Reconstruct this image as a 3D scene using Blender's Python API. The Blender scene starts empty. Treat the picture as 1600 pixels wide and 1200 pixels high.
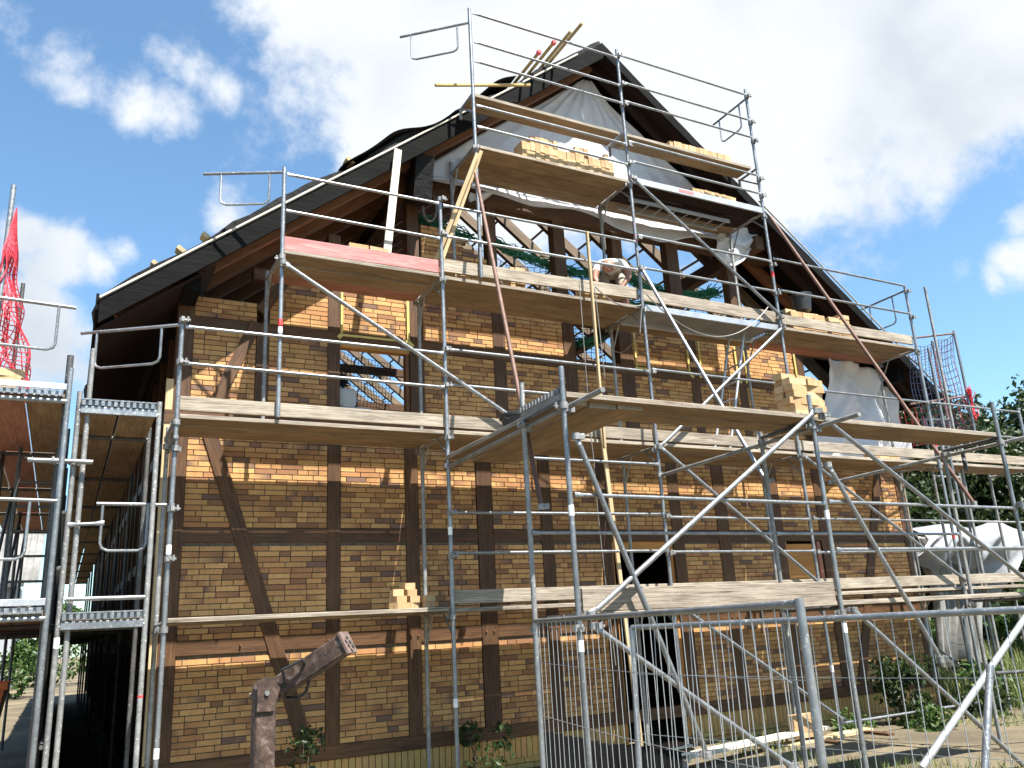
import bpy, bmesh, math, random
from mathutils import Vector, Matrix, noise
random.seed(7)
rnd = random.random
def uni(a, b): return a + (b - a) * rnd()
V = Vector
SC = bpy.context.scene
COL = SC.collection

# ------------------------------------------------------------------ camera
CP = V((-0.861, -8.7505, 1.6858)); YAW, PITCH, ROLL = 0.4926, 0.2810, -0.0542; FPX = 1308.0
_f = V((math.sin(YAW)*math.cos(PITCH), math.cos(YAW)*math.cos(PITCH), math.sin(PITCH)))
_r = V((math.cos(YAW), -math.sin(YAW), 0)); _u = _r.cross(_f)
CR = _r*math.cos(ROLL) + _u*math.sin(ROLL); CU = -_r*math.sin(ROLL) + _u*math.cos(ROLL); CF = _f
cd = bpy.data.cameras.new('camera'); cam = bpy.data.objects.new('camera', cd); COL.objects.link(cam)
cam.matrix_world = Matrix(((CR.x, CU.x, -CF.x, CP.x), (CR.y, CU.y, -CF.y, CP.y), (CR.z, CU.z, -CF.z, CP.z), (0, 0, 0, 1)))
cd.sensor_fit = 'HORIZONTAL'; cd.sensor_width = 36; cd.lens = FPX/1600*36; cd.clip_end = 2000; cd.clip_start = 0.05
SC.camera = cam
def ray(x, y): return CF + CR*((x-800)/FPX) - CU*((y-600)/FPX)
def PY(x, y, Y): d = ray(x, y); return CP + d*((Y-CP.y)/d.y)
def PZ(x, y, Z): d = ray(x, y); return CP + d*((Z-CP.z)/d.z)
def PX(x, y, X): d = ray(x, y); return CP + d*((X-CP.x)/d.x)

# ------------------------------------------------------------------ sky, sun, exposure
SUNV = V((0.31, -1.0, 1.98)).normalized()
EL = math.asin(SUNV.z); AZ = math.atan2(SUNV.x, SUNV.y)
world = bpy.data.worlds.new('World'); SC.world = world; world.use_nodes = True
wn, wl = world.node_tree.nodes, world.node_tree.links
wn.clear()
def WN(t, **k):
    n = wn.new(t)
    for a, b in k.items(): setattr(n, a, b)
    return n
def wmath(op, a, b=None, c=None, clamp=False):
    n = WN('ShaderNodeMath', operation=op, use_clamp=clamp)
    for i, s in enumerate((a, b, c)):
        if s is None: continue
        if isinstance(s, (int, float)): n.inputs[i].default_value = s
        else: wl.new(s, n.inputs[i])
    return n.outputs[0]
sky = WN('ShaderNodeTexSky', sky_type='NISHITA', sun_disc=False, sun_elevation=EL, sun_rotation=AZ, altitude=50, air_density=1.0, dust_density=0.6, ozone_density=1.6)
tc = WN('ShaderNodeTexCoord'); dirv = tc.outputs['Generated']
sep = WN('ShaderNodeSeparateXYZ'); wl.new(dirv, sep.inputs[0])
zc = wmath('MAXIMUM', sep.outputs[2], 0.06)
comb = WN('ShaderNodeCombineXYZ')
wl.new(wmath('DIVIDE', sep.outputs[0], zc), comb.inputs[0]); wl.new(wmath('DIVIDE', sep.outputs[1], zc), comb.inputs[1])
def wnoise(vec, scale, detail, rough, off=(0, 0, 0)):
    m = WN('ShaderNodeMapping'); m.inputs['Location'].default_value = off; wl.new(vec, m.inputs[0])
    n = WN('ShaderNodeTexNoise'); n.inputs['Scale'].default_value = scale; n.inputs['Detail'].default_value = detail
    n.inputs['Roughness'].default_value = rough; n.inputs['Distortion'].default_value = 0.15
    wl.new(m.outputs[0], n.inputs['Vector']); return n.outputs['Fac']
n1 = wnoise(dirv, 6.5, 12, 0.6, (0.3, 1.7, 0.2)); n2 = wnoise(dirv, 17.0, 10, 0.62, (3.1, 0.4, 2.2)); n3 = wnoise(dirv, 2.4, 6, 0.5, (7.1, 2.4, 1.2))
blobs = [(900, 60, .26, 1.3), (650, 40, .17, 1.1), (480, 20, .09, .85), (740, 170, .14, 1.1), (600, 250, .07, .75), (1130, 120, .22, 1.2), (1350, 100, .17, 1.1), (1520, 50, .15, 1.0), (1570, 120, .08, .8), (1270, 275, .05, .75), (1180, 260, .08, .9),
         (98, 92, .045, .54), (125, 135, .042, .52), (165, 140, .042, .52), (212, 165, .042, .54), (262, 176, .045, .50), (40, 70, .03, .42), (20, 20, .06, .46), (268, 78, .035, .45), (305, 108, .04, .42), (345, 138, .04, .42),
         (110, 400, .045, .62), (150, 412, .035, .64), (190, 392, .03, .60), (40, 370, .04, .45), (70, 530, .065, .66), (115, 575, .05, .5), (1600, 400, .04, .8), (1555, 432, .026, .56), (1500, 430, .024, .5), (1600, 350, .03, .7), (1580, 310, .03, .36), (340, 340, .04, .62), (300, 370, .035, .5)]
acc = None
for px, py, sg, am in blobs:
    d = ray(px, py).normalized()
    dn = WN('ShaderNodeVectorMath', operation='DISTANCE'); wl.new(dirv, dn.inputs[0]); dn.inputs[1].default_value = d
    q = wmath('DIVIDE', dn.outputs['Value'], sg); q = wmath('MULTIPLY', q, q); q = wmath('MULTIPLY', q, -1.0)
    g = wmath('MULTIPLY', wmath('EXPONENT', q), am)
    acc = g if acc is None else wmath('MAXIMUM', acc, g)
fb = wmath('SUBTRACT', wmath('ADD', wmath('MULTIPLY', n1, 1.5), wmath('MULTIPLY', n2, 0.7)), 1.1)
dens = wmath('ADD', wmath('ADD', acc, fb), wmath('MULTIPLY', wmath('MAXIMUM', wmath('SUBTRACT', n3, 0.57), 0.0), 2.0))
mask = WN('ShaderNodeMapRange', interpolation_type='SMOOTHSTEP'); wl.new(dens, mask.inputs[0])
mask.inputs[1].default_value = 0.30; mask.inputs[2].default_value = 0.74
gd = WN('ShaderNodeVectorMath', operation='DISTANCE'); wl.new(dirv, gd.inputs[0]); gd.inputs[1].default_value = ray(1500, 110).normalized()
GREY = wmath('EXPONENT', wmath('MULTIPLY', wmath('MULTIPLY', gd.outputs['Value'], gd.outputs['Value']), -1/.20**2))
# thicker cloud shows a greyer base
gre = WN('ShaderNodeMapRange', interpolation_type='SMOOTHSTEP'); wl.new(wmath('ADD', n3, wmath('MULTIPLY', GREY, 0.16)), gre.inputs[0]); gre.inputs[1].default_value = 0.50; gre.inputs[2].default_value = 0.76
ccol = WN('ShaderNodeMixRGB'); wl.new(gre.outputs[0], ccol.inputs[0]); ccol.inputs[1].default_value = (0.86, 0.90, 0.95, 1); ccol.inputs[2].default_value = (0.50, 0.575, 0.665, 1)
wb = WN('ShaderNodeMixRGB', blend_type='MULTIPLY'); wb.inputs[0].default_value = 1.0; wl.new(sky.outputs[0], wb.inputs[1]); wb.inputs[2].default_value = (0.84, 1.03, 1.05, 1)   # camera white balance of the blue
bs = WN('ShaderNodeBackground'); wl.new(wb.outputs[0], bs.inputs[0]); bs.inputs[1].default_value = 0.076
bc = WN('ShaderNodeBackground'); wl.new(ccol.outputs[0], bc.inputs[0]); bc.inputs[1].default_value = 0.36
mx = WN('ShaderNodeMixShader'); wl.new(mask.outputs[0], mx.inputs[0]); wl.new(bs.outputs[0], mx.inputs[1]); wl.new(bc.outputs[0], mx.inputs[2])
wo = WN('ShaderNodeOutputWorld'); wl.new(mx.outputs[0], wo.inputs[0])
sl = bpy.data.lights.new('sun', 'SUN'); sl.energy = 5.0; sl.angle = math.radians(0.53); sl.color = (1.0, 0.955, 0.88)
sun = bpy.data.objects.new('sun', sl); COL.objects.link(sun); sun.location = (10, -20, 40)
sun.rotation_euler = (-SUNV).to_track_quat('-Z', 'Y').to_euler()
SC.render.engine = 'CYCLES'
SC.view_settings.view_transform = 'Standard'; SC.view_settings.look = 'None'; SC.view_settings.gamma = 1; SC.view_settings.exposure = 1.68
SC.view_settings.use_curve_mapping = False

# ------------------------------------------------------------------ materials
MAT = {}
class NT:
    def __init__(s, name):
        m = bpy.data.materials.new(name); m.use_nodes = True; s.m = m; s.n = m.node_tree.nodes; s.l = m.node_tree.links
        s.b = s.n['Principled BSDF']; MAT[name] = m
    def node(s, t, **k):
        n = s.n.new(t)
        for a, b in k.items(): setattr(n, a, b)
        return n
    def put(s, v, sock):
        if hasattr(v, 'is_linked'): s.l.new(v, sock)
        else: sock.default_value = v
    def math(s, op, a, b=0.0, clamp=False):
        n = s.node('ShaderNodeMath', operation=op, use_clamp=clamp); s.put(a, n.inputs[0]); s.put(b, n.inputs[1]); return n.outputs[0]
    def coord(s, kind='Object', scale=(1, 1, 1)):
        t = s.node('ShaderNodeTexCoord'); mp = s.node('ShaderNodeMapping'); mp.inputs['Scale'].default_value = scale
        oi = s.node('ShaderNodeObjectInfo'); s.l.new(t.outputs[kind], mp.inputs[0])
        if kind == 'Object':
            cx = s.node('ShaderNodeMath', operation='MULTIPLY'); s.l.new(oi.outputs['Random'], cx.inputs[0]); cx.inputs[1].default_value = 37.0
            s.l.new(cx.outputs[0], mp.inputs['Location'])
        return mp.outputs[0]
    def world(s, scale=(1, 1, 1)):
        t = s.node('ShaderNodeNewGeometry'); mp = s.node('ShaderNodeMapping'); mp.inputs['Scale'].default_value = scale
        s.l.new(t.outputs['Position'], mp.inputs[0]); return mp.outputs[0]
    def noise(s, vec, scale, detail=4, rough=.55, dist=0.0):
        n = s.node('ShaderNodeTexNoise'); n.inputs['Scale'].default_value = scale; n.inputs['Detail'].default_value = detail
        n.inputs['Roughness'].default_value = rough; n.inputs['Distortion'].default_value = dist; s.l.new(vec, n.inputs['Vector']); return n.outputs['Fac']
    def ramp(s, fac, stops):
        r = s.node('ShaderNodeValToRGB'); e = r.color_ramp.elements
        while len(e) < len(stops): e.new(0.5)
        for i, (p, c) in enumerate(stops):
            e[i].position = p; e[i].color = (c[0], c[1], c[2], 1)
        s.put(fac, r.inputs[0]); return r.outputs[0]
    def mix(s, f, a, b, mode='MIX'):
        n = s.node('ShaderNodeMixRGB', blend_type=mode); s.put(f, n.inputs[0])
        s.put(a if hasattr(a, 'is_linked') else (*a, 1), n.inputs[1]); s.put(b if hasattr(b, 'is_linked') else (*b, 1), n.inputs[2]); return n.outputs[0]
    def rand(s): return s.node('ShaderNodeObjectInfo').outputs['Random']
    def done(s, col, rough=.7, metal=0.0, bump=None, bstr=.3, bdist=.01, spec=None):
        s.put(col if hasattr(col, 'is_linked') else (*col, 1), s.b.inputs['Base Color']); s.put(rough, s.b.inputs['Roughness']); s.put(metal, s.b.inputs['Metallic'])
        if spec is not None: s.b.inputs['Specular IOR Level'].default_value = spec
        if bump is not None:
            b = s.node('ShaderNodeBump'); b.inputs['Strength'].default_value = bstr; b.inputs['Distance'].default_value = bdist
            s.l.new(bump, b.inputs['Height']); s.l.new(b.outputs[0], s.b.inputs['Normal'])
        return s.m
def gray(v): return (v, v, v)
# brick: per-corner colour attribute plus fine mottling
t = NT('brick'); at = t.node('ShaderNodeAttribute', attribute_name='bc'); w = t.world(); a = t.noise(t.world((26, 26, 7)), 1.0, 5, .65); b = t.noise(w, 220, 3); e = t.noise(w, .9, 6, .6)
c = t.mix(t.math('MULTIPLY', t.math('SUBTRACT', a, .50, True), 2.6, True), at.outputs['Color'], (.24, .115, .048)); c = t.mix(.22, c, t.ramp(b, [(.2, gray(.25)), (.8, gray(.75))]), 'OVERLAY')
c = t.mix(.35, c, t.ramp(e, [(.3, gray(.33)), (.7, gray(.66))]), 'OVERLAY'); f = t.noise(w, 13, 6, .7); c = t.mix(t.math('MULTIPLY', t.math('SUBTRACT', f, .66, True), 3.0, True), c, (.42, .38, .32))
t.done(c, .85, bump=t.math('ADD', b, a), bstr=.5, bdist=.004)
t = NT('mortar'); t.done(t.ramp(t.noise(t.world(), 25, 5), [(.3, (.06, .047, .034)), (.7, (.14, .112, .085))]), .95)
def wood(name, c0, c1, c2, sc=1.0, rough=.75, spec=.3, vary=.25):
    t = NT(name); o = t.coord('Object', (1.3*sc, 22*sc, 22*sc)); g = t.noise(o, 2.2, 6, .62, .7); o2 = t.coord('Object', (.6, 2.2, 2.2)); h = t.noise(o2, 2.0, 4, .6)
    c = t.ramp(g, [(.25, c0), (.5, c1), (.78, c2)]); c = t.mix(.45, c, t.ramp(h, [(.25, gray(.18)), (.75, gray(.8))]), 'OVERLAY')
    r = t.rand(); c = t.mix(vary, c, t.ramp(r, [(0, gray(.28)), (1, gray(.74))]), 'OVERLAY')
    t.done(c, rough, bump=g, bstr=.35, bdist=.006, spec=spec)
wood('timber', (.026, .012, .0055), (.075, .036, .0155), (.125, .066, .031), rough=.62, spec=.3)
wood('rafter_wood', (.08, .034, .016), (.15, .066, .030), (.21, .10, .048))
wood('old_rafter', (.07, .048, .03), (.14, .10, .066), (.22, .165, .115))
wood('tarred_wood', (.004, .004, .004), (.007, .007, .007), (.016, .0155, .015), rough=.8, spec=.06, vary=.1)
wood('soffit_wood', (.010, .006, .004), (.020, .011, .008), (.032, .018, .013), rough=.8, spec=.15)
wood('new_wood', (.32, .22, .11), (.46, .34, .19), (.54, .43, .28))
wood('pale_wood', (.42, .38, .31), (.56, .52, .43), (.64, .60, .52))
wood('yellow_wood', (.26, .18, .07), (.36, .26, .10), (.42, .32, .15))
wood('red_wood', (.16, .065, .045), (.27, .12, .08), (.36, .2, .14))
wood('orange_wood', (.26, .115, .03), (.38, .18, .05), (.44, .23, .075))
wood('pink_wood', (.28, .085, .08), (.42, .17, .16), (.50, .30, .26))
# scaffold plank: sun-bleached on top and edges, fresher underneath
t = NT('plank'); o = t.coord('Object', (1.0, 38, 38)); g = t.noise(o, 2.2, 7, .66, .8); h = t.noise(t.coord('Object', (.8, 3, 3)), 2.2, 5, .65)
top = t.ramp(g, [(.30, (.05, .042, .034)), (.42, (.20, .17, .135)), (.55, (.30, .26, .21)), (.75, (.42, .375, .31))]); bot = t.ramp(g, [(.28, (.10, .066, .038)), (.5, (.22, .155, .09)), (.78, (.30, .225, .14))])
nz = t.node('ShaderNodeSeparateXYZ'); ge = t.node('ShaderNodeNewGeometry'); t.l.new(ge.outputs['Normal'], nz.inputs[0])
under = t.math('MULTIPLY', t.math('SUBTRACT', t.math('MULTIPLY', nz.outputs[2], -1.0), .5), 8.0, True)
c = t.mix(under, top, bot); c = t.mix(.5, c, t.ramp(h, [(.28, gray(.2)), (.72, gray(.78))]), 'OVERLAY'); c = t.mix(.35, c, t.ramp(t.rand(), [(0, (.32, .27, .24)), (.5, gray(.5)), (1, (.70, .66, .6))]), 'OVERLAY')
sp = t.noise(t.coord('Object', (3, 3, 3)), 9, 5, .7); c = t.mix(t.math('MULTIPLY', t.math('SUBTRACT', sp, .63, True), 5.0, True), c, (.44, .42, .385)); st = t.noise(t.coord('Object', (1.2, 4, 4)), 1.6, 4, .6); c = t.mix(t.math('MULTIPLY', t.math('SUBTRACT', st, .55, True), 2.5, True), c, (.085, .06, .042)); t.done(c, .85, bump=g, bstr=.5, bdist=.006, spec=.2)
# galvanised tube with stains and mortar splashes
def steel(name, c0, c1, spl, metal=.55, rough=.42):
    t = NT(name); o = t.coord('Object', (1, 1, 1)); a = t.noise(o, 7, 6, .65); b = t.noise(o, 45, 3, .6)
    c = t.ramp(a, [(.3, c0), (.7, c1)]); c = t.mix(t.math('MULTIPLY', t.math('SUBTRACT', b, .61, True), spl, True), c, (.56, .54, .49)); c = t.mix(.4, c, t.ramp(t.rand(), [(0, gray(.33)), (1, gray(.68))]), 'OVERLAY')
    t.done(c, t.ramp(b, [(.3, gray(rough-.08)), (.7, gray(rough+.2))]), metal, bump=b, bstr=.12, bdist=.003)
steel('steel', (.17, .178, .186), (.31, .32, .33), 8.0, .7, .38)
steel('steel_old', (.14, .142, .14), (.30, .295, .285), 14.0, .4, .5)
steel('steel_dark', (.05, .05, .05), (.11, .11, .11), 5.0, .4, .55)
steel('alu', (.34, .35, .36), (.46, .47, .48), 4.0, .6, .4)
steel('rust_tube', (.085, .042, .03), (.17, .09, .062), 3.0, .15, .6)
t = NT('rust_steel'); w = t.coord('Object'); a = t.noise(w, 16, 8, .72, .6); t.done(t.ramp(a, [(.34, (.012, .008, .006)), (.46, (.04, .022, .015)), (.56, (.075, .045, .032)), (.68, (.19, .155, .125))]), .75, .1, bump=a, bstr=.4)
t = NT('membrane'); w = t.world(); a = t.noise(w, 5, 6, .6, 1.0); t.done(t.ramp(a, [(.3, (.006, .006, .0065)), (.7, (.018, .0175, .0175))]), .75, spec=.15, bump=a, bstr=.6, bdist=.05)
def sheet_mat(name, col, tr):
    t = NT(name); w = t.world(); a = t.noise(w, 6, 6, .6, 1.2); b = t.noise(w, 2.1, 5, .6, .8)
    c = t.ramp(a, [(.25, tuple(x*.86 for x in col)), (.75, col)])
    t.done(c, .32, bump=b, bstr=.35, bdist=.06)
    tl = t.node('ShaderNodeBsdfTranslucent'); t.l.new(c, tl.inputs[0]); ms = t.node('ShaderNodeMixShader'); ms.inputs[0].default_value = tr
    out = t.n['Material Output']; t.l.new(t.b.outputs[0], ms.inputs[1]); t.l.new(tl.outputs[0], ms.inputs[2]); t.l.new(ms.outputs[0], out.inputs[0])
sheet_mat('plastic_sheet', (.88, .88, .90), .5); sheet_mat('white_tarp', (.36, .355, .33), .35); sheet_mat('clear_plastic', (.46, .46, .48), .35)
def plain(name, col, rough=.6, metal=0.0, var=.25, sc=8):
    t = NT(name); a = t.noise(t.world(), sc, 5, .6); t.done(t.ramp(a, [(.25, tuple(x*(1-var) for x in col)), (.75, tuple(min(1, x*(1+var)) for x in col))]), rough, metal, bump=a, bstr=.15)
plain('pale_rust', (.12, .08, .065), .7, 0, .5, 30); plain('black_plastic', (.02, .02, .021), .5); plain('tape', (.50, .40, .12), .5, 0, .12); plain('sticker_red', (.62, .05, .05), .5); plain('sticker_white', (.78, .78, .78), .5)
plain('net_green', (.015, .13, .065), .7); plain('net_blue', (.03, .05, .12), .7); plain('net_red', (.58, .035, .06), .6); plain('net_dark', (.02, .02, .022), .7)
plain('cable', (.16, .15, .14), .5); plain('white_paint', (.30, .32, .33), .7, 0, .08, 3); plain('skip_orange', (.62, .13, .02), .5); plain('red_plastic', (.5, .03, .03), .4)
plain('skin', (.25, .125, .085), .6, 0, .12); plain('shirt', (.60, .60, .59), .85, 0, .06, 4); plain('shorts', (.30, .25, .20), .85, 0, .1); plain('glove', (.5, .1, .09), .8)
plain('paper_grey', (.40, .40, .40), .8); plain('sand', (.40, .335, .245), .95, 0, .2, 4); plain('ink', (.03, .03, .03), .6); plain('blue_plastic', (.03, .08, .42), .4)
plain('net_fabric_blue', (.14, .17, .36), .6)
t = NT('fibre_cement'); t.done(t.ramp(t.noise(t.world(), 2.5, 6, .6), [(.3, (.13, .125, .115)), (.7, (.22, .212, .20))]), .9)
t = NT('meadow'); w = t.world(); a = t.noise(w, .5, 6, .6); b = t.noise(w, 14, 5, .7); t.done(t.mix(.5, t.ramp(a, [(.35, (.075, .06, .035)), (.6, (.15, .12, .072)), (.75, (.24, .19, .125))]), t.ramp(b, [(.25, gray(.25)), (.75, gray(.75))]), 'OVERLAY'), .95, bump=b, bstr=.8, bdist=.05)
t = NT('ground'); w = t.world(); a = t.noise(w, .55, 7, .62); b = t.noise(w, 6, 6, .65); e = t.noise(w, 40, 3)
c = t.ramp(b, [(.28, (.12, .09, .05)), (.5, (.32, .255, .165)), (.72, (.44, .375, .275))]); c = t.mix(t.math('MULTIPLY', t.math('SUBTRACT', a, .47, True), 7.0, True), c, t.ramp(e, [(.3, (.045, .07, .018)), (.7, (.13, .155, .05))]))
t.done(c, .95, bump=t.math('ADD', b, e), bstr=.8, bdist=.04)
def leafmat(name, c0, c1, c2):
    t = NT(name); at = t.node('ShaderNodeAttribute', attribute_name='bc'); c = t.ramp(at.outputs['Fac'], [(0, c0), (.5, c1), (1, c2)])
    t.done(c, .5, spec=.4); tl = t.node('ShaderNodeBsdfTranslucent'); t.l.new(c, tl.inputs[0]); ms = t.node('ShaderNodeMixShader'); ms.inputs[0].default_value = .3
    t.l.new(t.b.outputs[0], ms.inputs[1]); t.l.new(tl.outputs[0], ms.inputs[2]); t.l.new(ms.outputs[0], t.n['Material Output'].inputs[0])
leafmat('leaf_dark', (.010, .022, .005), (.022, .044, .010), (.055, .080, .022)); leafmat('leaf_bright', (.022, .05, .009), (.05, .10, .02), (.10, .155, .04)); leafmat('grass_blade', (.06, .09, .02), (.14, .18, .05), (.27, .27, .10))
t = NT('bark'); t.done(t.ramp(t.noise(t.coord('Object', (6, 6, 1)), 5, 6), [(.3, (.035, .025, .017)), (.7, (.12, .09, .065))]), .9)
t = NT('side_brick'); bt = t.node('ShaderNodeTexBrick'); bt.inputs['Scale'].default_value = 4; bt.inputs['Mortar Size'].default_value = .008; bt.inputs['Row Height'].default_value = .25; bt.inputs['Brick Width'].default_value = 1.0
mp = t.world(); sw = t.node('ShaderNodeSeparateXYZ'); t.l.new(mp, sw.inputs[0]); cb = t.node('ShaderNodeCombineXYZ'); t.l.new(sw.outputs[1], cb.inputs[0]); t.l.new(sw.outputs[2], cb.inputs[1]); t.l.new(cb.outputs[0], bt.inputs[0])
bt.inputs['Color1'].default_value = (.45, .29, .13, 1); bt.inputs['Color2'].default_value = (.27, .15, .08, 1); bt.inputs['Mortar'].default_value = (.1, .08, .06, 1); t.done(bt.outputs[0], .9)

# ------------------------------------------------------------------ mesh helpers
class MB:
    def __init__(s): s.v = []; s.f = []; s.c = []; s.col = False
    def add(s, vs, fs, cols=None):
        o = len(s.v); s.v += [tuple(p) for p in vs]; s.f += [tuple(i+o for i in f) for f in fs]
        if cols: s.col = True; s.c += cols
        else: s.c += [(1, 1, 1)]*len(vs)
    def box(s, c, d, m=None, cols=None):
        x, y, z = d[0]/2, d[1]/2, d[2]/2
        vs = [V((a, b, e)) for a in (-x, x) for b in (-y, y) for e in (-z, z)]
        vs = [(m @ p if m else p) + V(c) for p in vs]
        s.add(vs, [(0, 1, 3, 2), (4, 6, 7, 5), (0, 4, 5, 1), (2, 3, 7, 6), (0, 2, 6, 4), (1, 5, 7, 3)], cols)
    def cham(s, L, w, h, k=.004):      # beam along local X with chamfered long edges
        a, b = w/2, h/2
        sec = [(-a+k, -b), (a-k, -b), (a, -b+k), (a, b-k), (a-k, b), (-a+k, b), (-a, b-k), (-a, -b+k)]
        vs = [(-L/2, y, z) for y, z in sec] + [(L/2, y, z) for y, z in sec]
        s.add(vs, [(i, (i+1) % 8, 8+(i+1) % 8, 8+i) for i in range(8)] + [tuple(range(7, -1, -1)), tuple(range(8, 16))])
    def tube(s, pts, r, n=8, closed=False, caps=True):
        pts = [V(p) for p in pts]; o = len(s.v); N = len(pts); up = None
        for i, p in enumerate(pts):
            a = pts[i-1] if i > 0 else (pts[-1] if closed else p); b = pts[i+1] if i < N-1 else (pts[0] if closed else p)
            t = (b-a).normalized()
            if up is None: up = t.orthogonal().normalized()
            up = (up - t*up.dot(t)).normalized(); sd = t.cross(up); rr = r[i] if isinstance(r, (list, tuple)) else r
            s.v += [tuple(p + (up*math.cos(2*math.pi*k/n) + sd*math.sin(2*math.pi*k/n))*rr) for k in range(n)]
        s.c += [(1, 1, 1)]*(N*n)
        for i in range(N if closed else N-1):
            j = (i+1) % N
            s.f += [(o+i*n+k, o+i*n+(k+1) % n, o+j*n+(k+1) % n, o+j*n+k) for k in range(n)]
        if caps and not closed: s.f += [tuple(o+k for k in range(n-1, -1, -1)), tuple(o+(N-1)*n+k for k in range(n))]
    def lathe(s, prof, n=20, c=(0, 0, 0)):
        o = len(s.v); c = V(c)
        for r, z in prof: s.v += [(c.x+r*math.cos(2*math.pi*k/n), c.y+r*math.sin(2*math.pi*k/n), c.z+z) for k in range(n)]
        s.c += [(1, 1, 1)]*(len(prof)*n)
        for i in range(len(prof)-1): s.f += [(o+i*n+k, o+i*n+(k+1) % n, o+(i+1)*n+(k+1) % n, o+(i+1)*n+k) for k in range(n)]
    def grid(s, fn, nu, nv):
        o = len(s.v)
        for j in range(nv+1):
            for i in range(nu+1): s.v.append(tuple(fn(i/nu, j/nv)))
        s.c += [(1, 1, 1)]*((nu+1)*(nv+1))
        s.f += [(o+j*(nu+1)+i, o+j*(nu+1)+i+1, o+(j+1)*(nu+1)+i+1, o+(j+1)*(nu+1)+i) for j in range(nv) for i in range(nu)]
    def mesh(s, name, mat, smooth=False):
        me = bpy.data.meshes.new(name); me.from_pydata(s.v, [], s.f)
        if s.col:
            ca = me.color_attributes.new('bc', 'FLOAT_COLOR', 'POINT')
            ca.data.foreach_set('color', [x for q in s.c for x in (q[0], q[1], q[2], 1.0)])
        for m in (mat if isinstance(mat, (list, tuple)) else [mat]): me.materials.append(MAT[m])
        if smooth: me.polygons.foreach_set('use_smooth', [True]*len(me.polygons)); me.set_sharp_from_angle(angle=math.radians(40))
        me.update(); return me
def link(name, me, parent=None, M=None):
    o = bpy.data.objects.new(name, me); COL.objects.link(o)
    if M is None: M = Matrix.Identity(4)
    if parent is not None:
        o.parent = parent; o.matrix_basis = WM[parent.name].inverted() @ M
    else: o.matrix_basis = M
    WM[o.name] = M.copy()
    return o
WM = {}
def tag(o, label, cat, group=None, kind=None):
    if label: o['label'] = label
    if cat: o['category'] = cat
    if group: o['group'] = group
    if kind: o['kind'] = kind
    return o
def thing(name, loc, label, cat, group=None):
    o = bpy.data.objects.new(name, None); COL.objects.link(o); o.empty_display_size = .2; o.location = loc; WM[o.name] = Matrix.Translation(V(loc))
    return tag(o, label, cat, group)
def struct(name, mb, mat, smooth=False):
    o = link(name, centered(mb, name, mat, smooth)[0]); o['kind'] = 'structure'; return o
def centered(mb, name, mat, smooth=False, base=False):
    xs = [[p[i] for p in mb.v] for i in range(3)]; c = V([(min(q)+max(q))/2 for q in xs])
    if base: c.z = min(xs[2])
    mb.v = [(p[0]-c.x, p[1]-c.y, p[2]-c.z) for p in mb.v]
    return mb.mesh(name, mat, smooth), c
def solid(name, mb, mat, parent=None, smooth=False, base=None):
    me, c = centered(mb, name, mat, smooth, base if base is not None else parent is None); return link(name, me, parent, Matrix.Translation(c))
def frameM(p0, p1, up=(0, 0, 1)):
    p0, p1 = V(p0), V(p1); x = (p1-p0).normalized(); u = V(up)
    if abs(x.dot(u)) > .98: u = V((0, 1, 0))
    y = u.cross(x).normalized(); z = x.cross(y); c = (p0+p1)/2
    return Matrix(((x.x, y.x, z.x, c.x), (x.y, y.y, z.y, c.y), (x.z, y.z, z.z, c.z), (0, 0, 0, 1)))
_cache = {}
def beam(name, p0, p1, w, h, mat, parent=None, up=(0, 0, 1), k=.004):
    L = round((V(p1)-V(p0)).length, 3); key = ('b', L, w, h, mat)
    if key not in _cache:
        m = MB(); m.cham(L, w, h, k); _cache[key] = m.mesh(name, mat)
    return link(name, _cache[key], parent, frameM(p0, p1, up))
def tube(name, p0, p1, parent=None, r=.0242, mat='steel', flat=False):
    L = round((V(p1)-V(p0)).length, 3); key = ('t', L, r, mat, flat)
    if key not in _cache:
        m = MB()
        if flat:   # guard rail with pressed flat ends
            q = .075; m.tube([(-L/2+q, 0, 0), (L/2-q, 0, 0)], r, 10)
            for sg in (-1, 1):
                x0, x1 = sg*(L/2-q), sg*L/2
                ring = lambda x, a, b: [(x, a*math.cos(i*math.pi/4), b*math.sin(i*math.pi/4)) for i in range(8)]
                vs = ring(x0, r, r) + ring(sg*(L/2-q*.45), r*.35, r*1.3) + ring(x1, r*.3, r*1.35)
                fs = [(i+8*j, (i+1) % 8+8*j, (i+1) % 8+8*(j+1), i+8*(j+1)) for j in range(2) for i in range(8)] + [tuple(16+i for i in range(8))]
                if sg < 0: fs = [tuple(reversed(f)) for f in fs]
                m.add(vs, fs)
        else: m.tube([(-L/2, 0, 0), (L/2, 0, 0)], r, 10)
        _cache[key] = m.mesh(name, mat, True)
    return link(name, _cache[key], parent, frameM(p0, p1))
def poly(name, pts, r, mat, parent=None, n=8, closed=False):
    m = MB(); m.tube(pts, r, n, closed); return solid(name, m, mat, parent, True, False if parent is None else None)
cm = MB(); cm.lathe([(.026, -.03), (.038, -.028), (.038, .028), (.026, .03)], 10); cm.box((.05, 0, 0), (.05, .03, .05)); cm.box((.045, .04, 0), (.02, .07, .018)); cm.tube([(.045, .05, -.02), (.045, .05, .035)], .012, 6)
COUP = cm.mesh('coupler', 'steel_old', True)
def coupler(p, parent, rz=None):
    return link('coupler', COUP, parent, Matrix.Translation(V(p)) @ Matrix.Rotation(uni(0, 6.28) if rz is None else rz, 4, 'Z'))
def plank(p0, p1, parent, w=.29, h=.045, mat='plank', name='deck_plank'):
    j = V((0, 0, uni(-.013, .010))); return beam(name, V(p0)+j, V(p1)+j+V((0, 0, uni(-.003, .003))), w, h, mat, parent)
GZ = -0.27

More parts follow.
